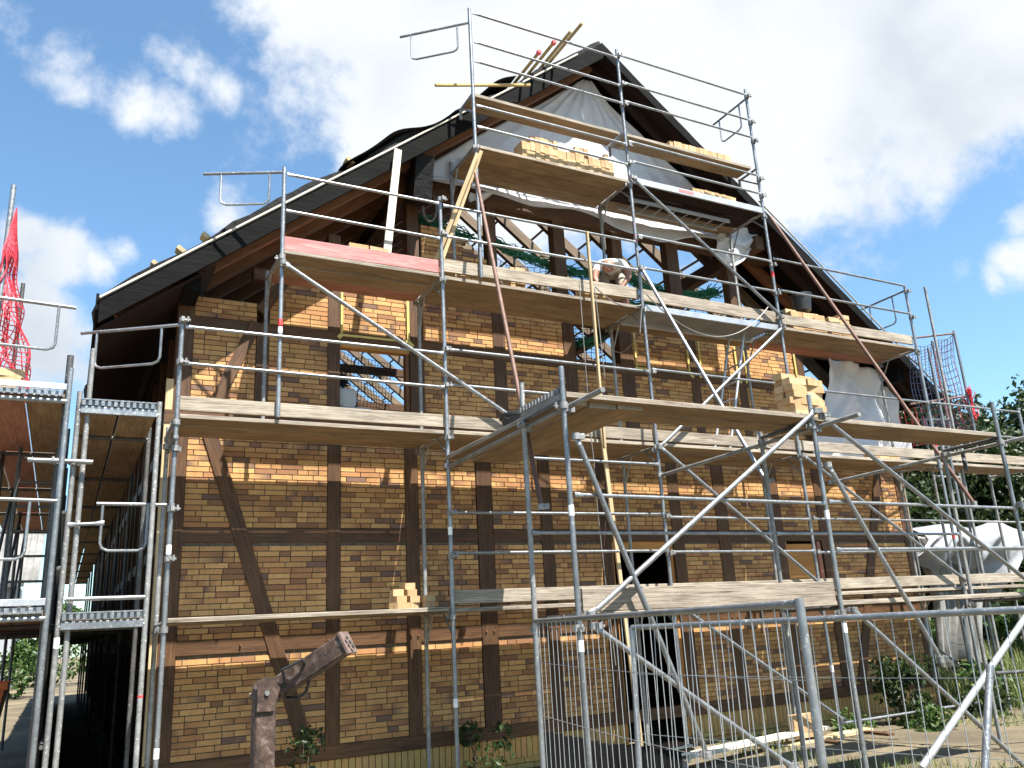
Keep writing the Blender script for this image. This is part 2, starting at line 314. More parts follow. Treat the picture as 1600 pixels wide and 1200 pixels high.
# ------------------------------------------------------------------ ground
g = MB()
def gfn(u, v):
    x, y = -300+600*u, -40+440*v; return (x, y, GZ)
g.grid(gfn, 2, 2)
struct('ground', g, 'meadow')
# near ground with relief, a hair above the sheet
def gh(x, y):
    if not (4.5 < x < 16.5 and -4.2 < y < 1.8): return GZ
    return GZ+.004+max(0, .05+.06*noise.noise(V((x*.7, y*.7, 0)))+.03*noise.noise(V((x*2.6, y*2.6, 4))))
g = MB()
def gfn(u, v):
    x, y = 4.5+12*u, -4.2+6*v; e = min(u, 1-u, v, 1-v)*8
    h = .05+.06*noise.noise(V((x*.7, y*.7, 0)))+.03*noise.noise(V((x*2.6, y*2.6, 4)))
    return (x, y, GZ+.004+max(0, h)*min(1, e))
g.grid(gfn, 96, 48)
earth = struct('earth_yard', g, 'ground', True)

# ------------------------------------------------------------------ house
WY = 1.13
H = thing('half_timbered_house', (6.07, 14, GZ), 'half-timbered house with yellow brick infill and a black unfinished gable roof', 'house')
HL = 26.5
PITCHT = .783; RX = 6.07; RZ = 10.60
def roofz(x): return RZ - PITCHT*abs(x-RX)
PAL = [((.45, .258, .098), .40), ((.40, .212, .078), .29), ((.325, .155, .060), .15), ((.22, .105, .048), .10), ((.140, .080, .058), .06)]
def pick(dark=0.0):
    r = rnd()*(1-dark*.25) + dark*.25; a = 0
    for c, w in PAL:
        a += w
        if r < a: return c
    return PAL[-1][0]
def bcols(dark=0.0, clean=False):
    a = pick(dark); b = a; j = uni(.86, 1.12)
    if rnd() < .42: b = pick(min(1, dark+.8))
    if clean: a = b = (.47, .325, .175) if rnd() < .7 else (.41, .265, .13)
    if rnd() < .5: a, b = b, a
    A = tuple(x*j for x in a); B = tuple(x*j for x in b)
    return [A]*4 + [B]*4
big = []       # (screen area, x0, x1, z0, z1)
allb = []
def brickfill(x0, x1, z0, z1, skip=None):
    z = z0 + .008; row = 0
    while z + .045 < z1:
        x = x0 + .006; h = min(.0525, z1-z-.004)
        first = True
        while x < x1 - .03:
            L = random.choice((.24, .24, .24, .24, .115, .115, .175)) if not (first and row % 2) else random.choice((.115, .06, .175))
            first = False
            if x + L > x1 - .006: L = x1 - .006 - x
            if x1-.006-(x+L+.01) < .04: L = x1-.006-x
            if L > .025 and not (skip and skip(x+L/2, z)): allb.append((x, x+L, z, z+h))
            x += L + .010
        z += .0625; row += 1
LC = [(.24, 1.85), (2.01, 2.84), (3.01, 3.82), (4.05, 4.77), (4.95, 5.71), (7.16, 7.83), (8.06, 8.95), (9.17, 9.97), (10.22, 11.98)]
panels = []
for x0, x1 in LC:
    for z0, z1 in ((.52, 1.56), (1.71, 2.75), (2.91, 4.08)):
        if x0 == 9.17 and z0 == 1.71: panels.append((x0, x1, z0, 1.97)); continue
        panels.append((x0, x1, z0, z1))
panels.append((5.88, 6.97, 2.91, 4.08))
UC = [(.24, .96), (1.11, 1.84), (1.99, 2.94), (3.13, 4.18), (4.36, 5.33), (5.53, 6.33), (6.56, 7.66), (7.82, 8.65), (8.80, 9.98)]
for x0, x1 in UC:
    panels.append((x0, x1, 4.24, 4.37 if x0 == 1.99 else 5.25))
    if x0 == .24: panels.append((x0, x1, 5.40, 5.66))
    elif x0 != 5.53: panels.append((x0, x1, 5.40, 5.96))
bk = MB()
for p in panels:
    brickfill(*p); bk.box(((p[0]+p[1])/2, WY+.095, (p[2]+p[3])/2), (p[1]-p[0], .16, p[3]-p[2]))
def stepskip(x, z): return z > 4.24+.9*(1-max(0, (x-10.3))/.55)+.25*math.sin(z*9)*0 and x > 10.3
brickfill(10.18, 10.80, 4.24, 5.55, lambda x, z: x > 10.30 + (5.6-z)*.55); bk.box((10.33, WY+.095, 4.7), (.30, .16, .9))
brickfill(3.13, 4.14, 6.13, 7.16, lambda x, z: x > 3.25+(7.3-z)*1.4); bk.box((3.5, WY+.095, 6.5), (.74, .16, .72))
brickfill(1.40, 1.84, 6.12, 6.52, lambda x, z: z > 6.12+(x-1.3)*.75); bk.box((1.66, WY+.095, 6.22), (.34, .16, .18))
solid('infill_backing', bk, 'mortar', H)
def scr(p):
    d = V(p)-CP; z = d.dot(CF); return 800+FPX*d.dot(CR)/z, 600-FPX*d.dot(CU)/z
# the 300 bricks that show largest are single objects, the rest one mesh
def vis(b):
    x, y = scr(((b[0]+b[1])/2, WY, (b[2]+b[3])/2)); d = (V(((b[0]+b[1])/2, WY, b[2]))-CP).length
    if not (0 < y < 1195): return 0
    return (b[1]-b[0])/d**2
allb.sort(key=vis, reverse=True)
VAR = []
for i in range(40):
    m = MB(); m.box((0, 0, 0), (1, .07, .0525), cols=bcols(.25)); VAR.append(m.mesh('brick', 'brick'))
for b in allb[:300]:
    M = Matrix.Translation(((b[0]+b[1])/2, WY+.035+uni(-.002, .003), (b[2]+b[3])/2)) @ Matrix.Diagonal((b[1]-b[0], 1, (b[3]-b[2])/.0525, 1))
    link('brick', random.choice(VAR), H, M)
bm_ = MB()
for b in allb[300:]:
    bm_.box(((b[0]+b[1])/2, WY+.035+uni(-.003, .004), (b[2]+b[3])/2+uni(-.001, .001)), (b[1]-b[0], .07, b[3]-b[2]), cols=bcols(max(0, (.15 if b[2] < 3.5 else .0)+.8*noise.noise(V((b[0]*1.1, b[2]*1.4, 3.3))))))
o = solid('brickwork', bm_, 'brick', H); o['kind'] = 'stuff'
# plinth of yellow brick: a soldier course over stretchers
pm = MB(); x = .1
while x < 12.1:
    if not 5.85 < x < 6.95:
        pm.box((x+.034, WY+.055, .245), (.068, .07, .235), cols=[tuple(q*uni(.9, 1.06) for q in (.42, .27, .095))]*8)
    x += .078
for r in range(6):
    x = .1 - (.12 if r % 2 else 0); z = .096-r*.0655
    while x < 12.1:
        if not 5.75 < x < 6.95 or z < -.05: pm.box((x+.12, WY+.055, z), (.24, .07, .056), cols=[tuple(q*uni(.85, 1.1) for q in (.40, .26, .092))]*8)
        x += .25
pm2 = MB(); pm2.box((2.97, WY+.115, .05), (5.7, .09, .64)); pm2.box((9.55, WY+.115, .05), (5.2, .09, .64))
o = solid('plinth_brickwork', pm, 'brick', H); o['kind'] = 'stuff'; solid('plinth_core', pm2, 'mortar', H)
# timbers, each proud of the brickwork
def vpost(x, w, z0, z1, d=.16, name='post', y=None): return beam(name, (x, (y or WY-.012)+d/2, z0), (x, (y or WY-.012)+d/2, z1), d, w, 'timber', H, up=(1, 0, 0))
def hrail(x0, x1, z0, z1, off=.006, name='rail'): return beam(name, (x0, WY-off+.08, (z0+z1)/2), (x1, WY-off+.08, (z0+z1)/2), .16, z1-z0, 'timber', H)
for x, w in ((.15, .18), (1.93, .16), (2.925, .17), (3.935, .22), (4.86, .18), (5.795, .17), (7.065, .2), (7.945, .23), (9.06, .22), (10.095, .25)): vpost(x, w, .52, 4.08)
vpost(12.09, .22, .52, 4.08)
for x, w in ((.15, .18), (1.035, .15), (1.915, .16), (3.035, .2), (4.27, .19), (5.43, .21), (6.445, .24), (7.74, .17), (8.725, .16), (10.08, .2)): vpost(x, w, 4.24, 5.25 if x > .5 else 5.55)
for x, w in ((1.915, .16), (3.035, .2), (4.27, .19), (5.43, .2), (6.445, .24), (7.74, .15), (8.725, .16), (10.08, .2)): vpost(x, w, 5.40, 5.97)
for x, w in ((1.915, .16), (3.01, .17), (4.235, .14), (5.385, .2), (6.45, .19), (7.555, .24), (8.82, .24)): vpost(x, w, 6.12, min(7.60, roofz(x)-.6))
hrail(-.02, 12.2, .37, .52, .012, 'sill_beam')
def rails(z0, z1, xs):
    for a, b in zip(xs[:-1], xs[1:]):
        if a is not None and b is not None: hrail(a, b, z0, z1)
low = [.24, 1.85, 2.01, 2.84, 3.01, 3.82, 4.05, 4.77, 4.95, 5.71]
for z0, z1 in ((1.56, 1.71), (2.75, 2.91)):
    for i in range(0, len(low), 2): hrail(low[i], low[i+1], z0, z1)
    for a, b in ((7.165, 7.83), (8.06, 8.95), (9.17, 9.97), (10.22, 11.98)): hrail(a, b, z0, z1)
hrail(5.88, 6.965, 2.75, 2.91, .008, 'door_lintel')
hrail(-.02, 12.2, 4.08, 4.24, .012, 'floor_beam')
hrail(.96, 10.2, 5.25, 5.40, .012); hrail(.24, .96, 5.25, 5.40, .006)
hrail(.9, 11.2, 5.97, 6.12, .012); hrail(2.8, 9.75, 7.60, 7.86, .016, 'collar_beam')
def brace(p0, p1, w, name='brace'): return beam(name, (p0[0], WY-.022+.08, p0[1]), (p1[0], WY-.022+.08, p1[1]), .155, w, 'timber', H, up=(0, 0, 1))
brace((.475, 3.98), (1.63, .54), .165); brace((.48, 4.26), (.95, 5.40), .14); brace((11.62, 4.0), (10.38, .54), .18); brace((1.0, 5.55), (1.35, 6.1), .14)
# treenails at the joints
pg = MB()
for x in (.9, 1.88, 1.98, 2.88, 2.97, 3.88, 3.99, 4.82, 4.91, 7.9, 8.0, 10.05, 10.15):
    for z in (1.64, 2.83): pg.tube([(x, WY-.035, z), (x, WY+.02, z)], .011, 6)
solid('treenails', pg, 'rafter_wood', H, True)['kind'] = 'stuff'
beam('corner_board', (.03, WY+.02, .3), (.03, WY+.02, 4.6), .045, .10, 'new_wood', H, up=(1, 0, 0))
beam('corner_board', (12.23, WY+.02, .5), (12.23, WY+.02, 4.05), .03, .05, 'pale_wood', H, up=(1, 0, 0))
# door frame, open doorway, boarded window
beam('door_frame', (5.9, WY+.08, .1), (5.9, WY+.08, 2.62), .1, .05, 'orange_wood', H, up=(1, 0, 0)); beam('door_frame', (6.94, WY+.08, .1), (6.94, WY+.08, 2.62), .1, .05, 'orange_wood', H, up=(1, 0, 0)); beam('door_frame', (5.88, WY+.07, 2.685), (6.96, WY+.07, 2.685), .1, .13, 'orange_wood', H)
m = MB(); m.box((9.57, WY+.06, 2.355), (.74, .05, .70)); sh = solid('window_board', m, 'orange_wood', H)
beam('window_frame', (9.90, WY+.05, 1.98), (9.90, WY+.05, 2.74), .1, .08, 'red_wood', H, up=(1, 0, 0)); beam('window_frame', (9.19, WY+.06, 1.98), (9.19, WY+.06, 2.74), .1, .04, 'orange_wood', H, up=(1, 0, 0))
beam('window_frame', (2.0, WY+.06, 5.225), (2.93, WY+.06, 5.225), .12, .05, 'orange_wood', H)
beam('window_frame', (2.905, WY+.06, 4.36), (2.905, WY+.06, 5.2), .1, .05, 'rafter_wood', H, up=(1, 0, 0))
# yellow masking tape frames round the fresh panels
def tapeframe(x0, x1, z0, z1, top=False):
    m = MB(); y = WY-.028; w = .03
    m.box(((x0+x1)/2, y, z0), (x1-x0+.06, .006, w), Matrix.Rotation(uni(-.01, .01), 3, 'Y')); m.box((x0, y, (z0+z1)/2+.01), (w, .006, z1-z0-.035)); m.box((x1, y, (z0+z1)/2+.01), (w*1.2, .006, z1-z0-.035))
    m.box((x1+.03, y-.006, z0-.03), (.09, .006, .05), Matrix.Rotation(.7, 3, 'Y')); m.box((x0-.02, y-.006, z0-.02), (.08, .006, .05), Matrix.Rotation(-.8, 3, 'Y'))
    tp = solid('masking_tape', m, 'tape', H); return tp
tapeframe(2.01, 2.91, 5.36, 5.95); tapeframe(6.60, 7.62, 5.36, 5.95); tapeframe(8.82, 9.96, 5.36, 5.95); tapeframe(7.86, 8.62, 5.36, 5.95); tapeframe(1.30, 1.78, 6.16, 6.60)
# side and back walls, floors (shell)
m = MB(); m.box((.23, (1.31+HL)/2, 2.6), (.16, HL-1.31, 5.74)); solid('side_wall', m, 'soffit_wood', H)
m = MB(); m.box((12.03, (1.31+HL)/2, 1.9), (.16, HL-1.31, 4.3)); solid('side_wall', m, 'side_brick', H)
m = MB(); m.box((6.12, HL+.08, 2.6), (11.9, .16, 5.74)); solid('rear_wall', m, 'side_brick', H)
m = MB(); m.box((6.13, (1.32+HL)/2, 4.0), (11.6, HL-1.32, .12)); solid('upper_floor', m, 'timber', H)
for y in [1.24+1.05*i for i in range(1, 24)]: beam('post', (.16, y, .3), (.16, y, 5.45), .1, .15, 'timber', H, up=(1, 0, 0))
for z in (1.64, 2.83, 4.15): beam('rail', (.135, 1.32, z), (.135, HL-.05, z), .06, .15, 'timber', H)
# roof: deck with membrane, rafters, barge boards, purlins
def slopepiece(name, side, x0, x1, off, w, th, y, mat, parent, kk=.006):
    # beam running down the slope at depth y; off = distance below the roof surface (perpendicular)
    n = V((-PITCHT*side*-1, 0, 1)).normalized() if False else V((side*PITCHT, 0, 1)).normalized()
    p0 = V((x0, y, roofz(x0))) - n*off; p1 = V((x1, y, roofz(x1))) - n*off
    return beam(name, p0, p1, w, th, mat, parent, up=tuple(n))
EL_, ER_ = -.78, 12.93
def slab(side, y0, y1, xe, th=.07, lumpy=.0):
    m = MB(); n = V((side*PITCHT, 0, 1)).normalized(); nu, nv = 40, max(6, int((y1-y0)*3))
    def f(u, v, o):
        x = RX+(xe-RX)*u; y = y0+(y1-y0)*v
        k = lumpy*(.5+noise.noise(V((x*1.7, y*1.4, 2.0)))+.5*noise.noise(V((x*4.1, y*3, 5.0)))) if o > 0 else 0
        return V((x, y, roofz(x))) + n*(o+max(0, k))
    m.grid(lambda u, v: f(u, v, .03), nu, nv); a = len(m.v); m.grid(lambda u, v: f(u, v, -.03), nu, nv)
    W_ = nu+1; T = nv+1
    for i in range(nu): m.f += [(i, i+1, a+i+1, a+i), (nv*W_+i+1, nv*W_+i, a+nv*W_+i, a+nv*W_+i+1)]
    for j in range(nv): m.f += [(j*W_, a+j*W_, a+(j+1)*W_, (j+1)*W_), (j*W_+nu, (j+1)*W_+nu, a+(j+1)*W_+nu, a+j*W_+nu)]
    return m
RF = solid('roof', slab(-1, .52, HL+.5, EL_, lumpy=.075), 'membrane', H, True)
RFr = solid('roof', slab(1, .52, 2.15, ER_, lumpy=.02), 'tarred_wood', H, False)
def sub(name, side, x0, x1, off, w, th, y, mat, p): return slopepiece(name, side, x0, x1, off, w, th, y, mat, p)
m = MB(); zE = roofz(EL_); zR = roofz(RX)
m.add([(x, y, z) for y in (.485, .52) for x, z in ((RX, zR-.02), (EL_, zE-.02), (EL_, zE-.28), (RX, zR-.29))], [(0, 1, 2, 3), (7, 6, 5, 4), (0, 4, 5, 1), (1, 5, 6, 2), (2, 6, 7, 3), (3, 7, 4, 0)]); solid('barge_board', m, 'tarred_wood', RF)
sub('barge_board', 1, RX+.02, ER_, .10, .035, .13, .50, 'tarred_wood', RFr)
sub('edge_strip', -1, RX-.5, EL_, -.004, .02, .024, .474, 'pale_wood', RF); sub('edge_strip', 1, RX+2.9, ER_, -.045, .03, .012, .475, 'pale_wood', RFr)
m = MB(); m.box((EL_-.02, (HL+1.0)/2, 5.20), (.03, HL, .18)); solid('fascia', m, 'tarred_wood', RF)
for i, y in enumerate([.85, 1.42] + [2.1+.82*k for k in range(30)]):
    sub('rafter', -1, RX-.05, EL_+.08, .135, .10, .20, y, 'rafter_wood', H)
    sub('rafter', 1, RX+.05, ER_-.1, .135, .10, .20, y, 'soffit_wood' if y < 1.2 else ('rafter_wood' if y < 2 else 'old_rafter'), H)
for x, z in ((.15, 5.62), (12.0, 5.6)): beam('purlin', (x, .62, z), (x, HL, z), .17, .22, 'tarred_wood', H)
beam('purlin', (3.0, .72, 7.72), (3.0, HL, 7.72), .18, .24, 'timber', H); beam('purlin', (9.14, .72, 7.72), (9.14, HL, 7.72), .18, .24, 'timber', H)
m = MB(); m.box((3.0, .80, 7.62), (.26, .34, .62), Matrix.Rotation(.25, 3, 'X')); solid('purlin_wrap', m, 'membrane', H)
sm_ = MB(); n_ = V((-PITCHT, 0, 1)).normalized()
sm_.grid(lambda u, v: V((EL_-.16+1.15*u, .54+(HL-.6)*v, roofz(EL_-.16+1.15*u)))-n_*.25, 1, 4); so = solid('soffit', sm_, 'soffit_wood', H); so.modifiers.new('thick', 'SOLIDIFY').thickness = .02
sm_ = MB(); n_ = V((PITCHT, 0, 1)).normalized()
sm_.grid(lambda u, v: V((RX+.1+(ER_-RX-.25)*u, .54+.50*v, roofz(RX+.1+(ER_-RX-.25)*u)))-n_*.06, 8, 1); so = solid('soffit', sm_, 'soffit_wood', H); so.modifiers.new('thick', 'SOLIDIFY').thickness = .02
# roof battens over the open right slope, seen from below through the gable
for k in range(11):
    x = RX+.7+k*.62; beam('roof_batten', (x, 2.2, roofz(x)+.02), (x, HL, roofz(x)+.02), .05, .03, 'old_rafter', H)
for y in (3.8, 6.4, 9.0, 12): # trusses inside the attic
    if y > 8: beam('collar_tie', (3.0, y, 7.5), (9.1, y, 7.5), .1, .18, 'timber', H); beam('strut', (3.0, y, 4.1), (3.0, y, 7.6), .15, .15, 'timber', H, up=(1, 0, 0)); beam('strut', (9.1, y, 4.1), (9.1, y, 7.6), .15, .15, 'timber', H, up=(1, 0, 0))

# ------------------------------------------------------------------ scaffold kit
XA, XP, XB, XQ, XC, XD, XE, XF = 0.0, 1.0, 2.945, 3.48, 5.965, 8.56, 11.69, 14.2
D1, D2, D3, D4 = 1.92, 3.92, 5.89, 7.86; IW = .80
S = thing('facade_scaffold', (5.9, .4, GZ), 'tall galvanised tube scaffold with plank decks standing against the brick gable', 'scaffold')
def standard(x, y, z0, z1, parent, mat='steel', r=.0242):
    o = tube('standard', (x, y, z0), (x, y, z1), parent, r, mat); WM[o.name] = WM[o.name]
    return o
def baseplate(x, y, parent):
    m = MB(); m.box((x, y, GZ+.055), (.15, .15, .012)); m.tube([(x, y, GZ+.055), (x, y, GZ+.3)], .018, 8); m.lathe([(.05, 0), (.05, .03)], 6, (x, y, GZ+.16)); solid('base_plate', m, 'steel_old', parent, True)
def sticker(p, parent, mat='sticker_white', h=.09, r=.0255):
    m = MB(); m.lathe([(r, -h/2), (r, h/2)], 10, p); solid('sticker', m, mat, parent, True)
for x, zo, zi in ((XA, 4.93, 3.95), (XB, 6.92, 5.95), (XC, 10.08, 7.95), (XD, 10.10, 7.95), (XE, 7.02, 5.95)):
    z = GZ+.06
    standard(x, 0, z, zo, S); standard(x, IW, z, zi, S, 'steel_old'); baseplate(x, 0, S); baseplate(x, IW, S)
    for k, zd in enumerate((D1, D2, D3, D4)):
        if zd > zi+.1 or (x == XA and k > 1): continue
        tube('transom', (x, 0, zd-.05), (x, IW, zd-.05), S, .022, 'steel_old'); tube('gusset', (x, .02, zd-.30), (x, .26, zd-.06), S, .012, 'steel_old')
        tube('gusset', (x, IW-.02, zd-.40), (x, IW-.22, zd-.06), S, .012, 'steel_old')
        coupler((x, 0, zd-.10), S); coupler((x, IW, zd-.1), S)
for x, z0, zo, zi in ((XP, D2+.02, 6.92, 5.95), (XQ, D3+.03, 9.98, 8.0)):
    standard(x, 0, z0, zo, S); standard(x, IW, z0, zi, S, 'steel_old'); zd = D3 if x == XP else D4
    tube('transom', (x, 0, zd-.05), (x, IW, zd-.05), S, .022, 'steel_old'); coupler((x, 0, zd-.1), S); tube('gusset', (x, IW-.02, zd-.40), (x, IW-.22, zd-.06), S, .012, 'steel_old')
for p, c in (((XA, 0, 2.56), 'sticker_white'), ((XA, 0, .75), 'sticker_white'), ((XB, 0, 2.75), 'sticker_white'), ((XB, 0, .93), 'sticker_white'), ((XP, 0, 5.0), 'sticker_red'), ((XP, 0, 4.93), 'sticker_white'), ((XC, 0, 6.9), 'sticker_red'), ((XD, 0, 6.75), 'sticker_red'), ((XE, 0, 4.2), 'sticker_red'), ((XE, 0, 2.7), 'sticker_red'), ((XD, 0, .9), 'sticker_white')): sticker(p, S, c)
# decks
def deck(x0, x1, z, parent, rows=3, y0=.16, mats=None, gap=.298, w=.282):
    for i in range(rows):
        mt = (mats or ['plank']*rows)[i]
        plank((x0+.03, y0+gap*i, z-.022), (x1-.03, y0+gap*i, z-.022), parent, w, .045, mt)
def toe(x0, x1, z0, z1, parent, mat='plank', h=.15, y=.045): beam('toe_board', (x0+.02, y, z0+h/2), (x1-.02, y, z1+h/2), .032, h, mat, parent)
deck(XA, XB, D1, S); deck(XB, XC, D1, S); deck(XC, XD, D1, S); deck(XD, XE, D1, S); deck(XE, XF, D1, S)
for a, b in ((XB, XC), (XC, XD), (XD, XE), (XE, XF)): toe(a, b, D1+.03, D1+.03, S)
for a, b in ((XA, XB), (XB, XC), (XC, XD), (XD, XE)): deck(a, b, D2, S); toe(a, b, D2+.035, D2+.035, S)
deck(XE, XF, D2, S, 2); toe(XE, XF, D2+.03, D2+.03, S)
deck(XP, XB, D3, S, 3, mats=['plank', 'plank', 'red_wood']); toe(XP, XB, D3+.01, D3+.02, S, 'pink_wood', .17)
deck(XB, XC, D3, S); toe(XB, XC, D3+.05, D3+.09, S, h=.17)
deck(XD, XE, D3, S, 3, mats=['plank', 'plank', 'red_wood']); toe(XC, XD, D3+.08, D3+.06, S, h=.18); toe(XD, XE, D3+.06, D3+.05, S, h=.16)
# aluminium-framed platform in the third bay
m = MB(); m.box(((XC+XD)/2, .30, D3-.01), (XD-XC-.08, .58, .012)); ap = solid('alu_platform', m, 'fibre_cement', S)
for y in (.01, .60): beam('side_rail', (XC+.04, y, D3-.035), (XD-.04, y, D3-.035), .03, .09, 'alu', ap)
plank((XC+.03, .77, D3-.022), (XD-.03, .77, D3-.022), S)
deck(XQ, XC, D4, S, 3); deck(XC, XD, D4, S, 3, mats=['soffit_wood', 'soffit_wood', 'plank']); beam('side_rail', (XC+.03, .0, D4-.01), (XD-.03, .0, D4-.01), .03, .10, 'alu', S); pk = MB(); pk.box((7.0, -.0165, D4-.005), (.28, .003, .05)); solid('printed_label', pk, 'pink_wood', S) 
D5 = 8.66
for a, b in ((XQ, XC), (XC, XD)): plank((a+.02, .24, D5), (b-.05, .24, D5), S, .34, .05)
for x in (XQ, XC, XD):
    tube('bracket', (x, .02, D5-.05), (x, .42, D5-.05), S, .02, 'steel_old'); tube('bracket', (x, .02, D5-.32), (x, .36, D5-.07), S, .014, 'steel_old'); tube('bracket', (x, .41, D5-.2), (x, .41, D5-.03), S, .022, 'steel_old')
# guard rails
def guard(x0, x1, zs, parent=S, y=-.035, mat='steel'):
    for z in zs: tube('guard_rail', (x0+.03, y, z+uni(-.01, .01)), (x1-.03, y, z+uni(-.01, .01)), parent, .0175, mat, True)
guard(XA, XB, (4.84, 4.43)); guard(XB, XC, (4.90, 4.46)); guard(XC, XD, (4.93,)); guard(XB, XC, (2.96, 2.50)); guard(XC, XD, (2.93, 2.49)); guard(XD, XE, (2.93, 2.47)); guard(XE, XF, (2.93, 2.47), mat='steel_old'); guard(XD, XE, (4.9,)); guard(XE, XF, (4.9, 4.42))
guard(XP, XB, (6.82, 6.35)); guard(XB, XC, (6.82, 6.40)); guard(XC, XD, (6.95, 6.45)); guard(XD, XE, (7.0, 6.48))
for z in (8.08, 8.40, 9.10, 9.42, 9.90): guard(XQ, XC, (z,)); guard(XC, XD, (z+.06,))
guard(XB, XC, (3.62,)); 
for x in (XA, XB, XC, XD, XE):
    for z in (2.47, 2.95, 4.45, 4.9, 6.42, 6.9, 8.1, 8.4, 9.1, 9.45, 9.95):
        if z < {XA: 4.95, XB: 6.95, XC: 10, XD: 10, XE: 7}[x]: coupler((x, -.01, z), S, -1.57+uni(-.2, .2))
# diagonals in the outer plane
def dg(p0, p1, parent=S, r=.0242, mat='steel'):
    tube('diagonal_brace', p0, p1, parent, r, mat, True); coupler(p0, parent); coupler(p1, parent)
dg((XP, -.06, 5.70), tuple(PY(818, 664, -.06))); dg((XC, -.06, 7.85), (XD, -.06, 6.02)); dg((XC, -.06, 3.85), (XD, -.06, 5.86)); dg((XC, -.06, 3.86), (XD, -.06, 2.0)); dg((XC, -.06, 6.42), tuple(PY(1197, 752, -1.85)))
# second inner posts as extension tubes
standard(XE+.85, .2, GZ+.06, 7.2, S, 'steel_old'); standard(XF, 0, GZ+.06, 5.0, S); standard(XF, IW, GZ+.06, 4.0, S, 'steel_old'); standard(XE+.28, -.02, 3.2, 5.9, S)
for q in (XE+.85,): baseplate(q, .2, S)
baseplate(XF, 0, S); baseplate(XF, IW, S)
for zd in (D1, D2): tube('transom', (XF, 0, zd-.05), (XF, IW, zd-.05), S, .022, 'steel_old')
# end guards: a rail with a hanging U bar
def endguard(p, q, parent, drop=.42, a=.12, b=.92):
    p, q = V(p), V(q); tube('end_guard', p, q, parent, .0175, 'steel'); u = q-p; A = p+u*(1-b); B = p+u*(1-a); d = V((0, 0, -drop)); e = u.normalized()*.07; k = V((0, 0, .07))
    poly('end_guard_loop', [A, A+d+k, A+d+k*.35+e*.25, A+d+e, B+d-e, B+d+k*.35-e*.25, B+d+k, B], .0135, 'steel', parent)
endguard((XA, 0, 4.86), PZ(127, 521, 4.86), S, .40, .16, .80); endguard((XP, 0, 6.86), PZ(318, 272, 6.86), S, .40, .22, .82); endguard((XQ, 0, 9.75), PZ(625, 58, 9.75), S, .42, .16, .82)
endguard((XE, 0, 6.93), (XE+.02, .95, 6.93), S, .5, .18, .7); endguard((XD, 0, 9.93), (XD, .85, 9.93), S, .45, .2, .78); endguard(PZ(272, 789, 3.0), PZ(151, 787, 3.0), S, .44, .08, .66)
tube('tie_tube', (XA-.02, -.25, 3.62), (XA-.02, .5, 3.62), S, .0242, 'steel'); coupler((XA, -.02, 3.55), S); coupler((-.05, .25, 3.62), S)
# diagonal of the far bay and lower loose tubes
dg((XD, -.06, 3.86), (XE, -.06, 2.0))
dg((XC, -.06, 1.85), (XD, -.06, .25)); tube('guard_rail', (XD, -.03, .2), (XE, -.03, .22), S, .0175, 'steel', True)

# ------------------------------------------------------------------ projecting bay in front
TX = [2.90, 5.93, 9.07]; TY, TR = -2.68, -1.90; TZ = 3.62; TZ1 = 1.74
T = thing('projecting_scaffold', (6, -2.3, GZ), 'projecting scaffold bay with crossed tube braces standing out from the gable scaffold', 'scaffold')
for i, x in enumerate(TX):
    standard(x, TY, GZ+.06, (3.88, 3.86, 4.02)[i], T); standard(x+.02, TR, GZ+.06, (3.95, 3.85, 3.75)[i], T, 'steel_old'); baseplate(x, TY, T); baseplate(x+.02, TR, T)
    for z in (TZ, TZ1): tube('transom', (x, TY, z-.05), (x+.02, TR, z-.05), T, .022, 'steel_dark'); coupler((x, TY, z-.1), T); coupler((x+.02, TR, z-.1), T)
    tube('tie_tube', (x+.05, .05, TZ-.14), (x+.05, TY-.55, TZ-.10), T, .0242, 'steel_old'); coupler((x+.03, TY, TZ-.13), T, 0); coupler((x+.03, TR, TZ-.13), T, 0); coupler((x+.03, 0, TZ-.13), T, 0)
    sticker((x, TY, 2.6 if i < 2 else 2.2), T); sticker((x, TY, 1.5), T)
for a, b in ((0, 1), (1, 2)):
    x0, x1 = TX[a], TX[b]
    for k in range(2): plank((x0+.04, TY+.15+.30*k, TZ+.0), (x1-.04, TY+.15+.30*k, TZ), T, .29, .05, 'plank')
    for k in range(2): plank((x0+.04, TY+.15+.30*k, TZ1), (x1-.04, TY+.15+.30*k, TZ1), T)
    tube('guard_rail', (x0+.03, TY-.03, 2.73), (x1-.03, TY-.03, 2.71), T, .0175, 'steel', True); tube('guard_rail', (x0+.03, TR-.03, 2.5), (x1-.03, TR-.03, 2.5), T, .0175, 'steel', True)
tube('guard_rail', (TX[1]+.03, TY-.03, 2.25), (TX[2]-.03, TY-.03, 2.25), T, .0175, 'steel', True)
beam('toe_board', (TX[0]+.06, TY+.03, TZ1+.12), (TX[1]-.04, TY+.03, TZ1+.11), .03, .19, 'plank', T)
# steel planks behind the wooden ones
def steelplank(c, L, w, parent, along='X', name='steel_plank'):
    m = MB(); m.cham(L, w, .06, .006)
    n = max(3, int(w/.05))
    for s_ in (-1, 1):
        for k in range(n+1): m.box((s_*(L/2+.012), -w/2+w*k/n, .0), (.02, .012, .055))
        m.box((s_*(L/2+.02), 0, -.028), (.012, w, .012)); m.box((s_*(L/2+.02), 0, .028), (.012, w, .012))
    o = link(name, m.mesh(name, 'alu' if along == 'X' else 'steel'), parent, Matrix.Translation(V(c)) @ (Matrix.Rotation(math.pi/2, 4, 'Z') if along == 'Y' else Matrix.Identity(4))); return o
rb = MB()
for k in range(16): rb.box((TX[0]+.25+.085*k, TR-.05, TZ+.055), (.055, .06, .05))
rb.box((TX[0]+.9, TR-.05, TZ+.028), (1.4, .08, .012)); solid('steel_grid_edge', rb, 'steel', T).__setitem__('kind', 'stuff')
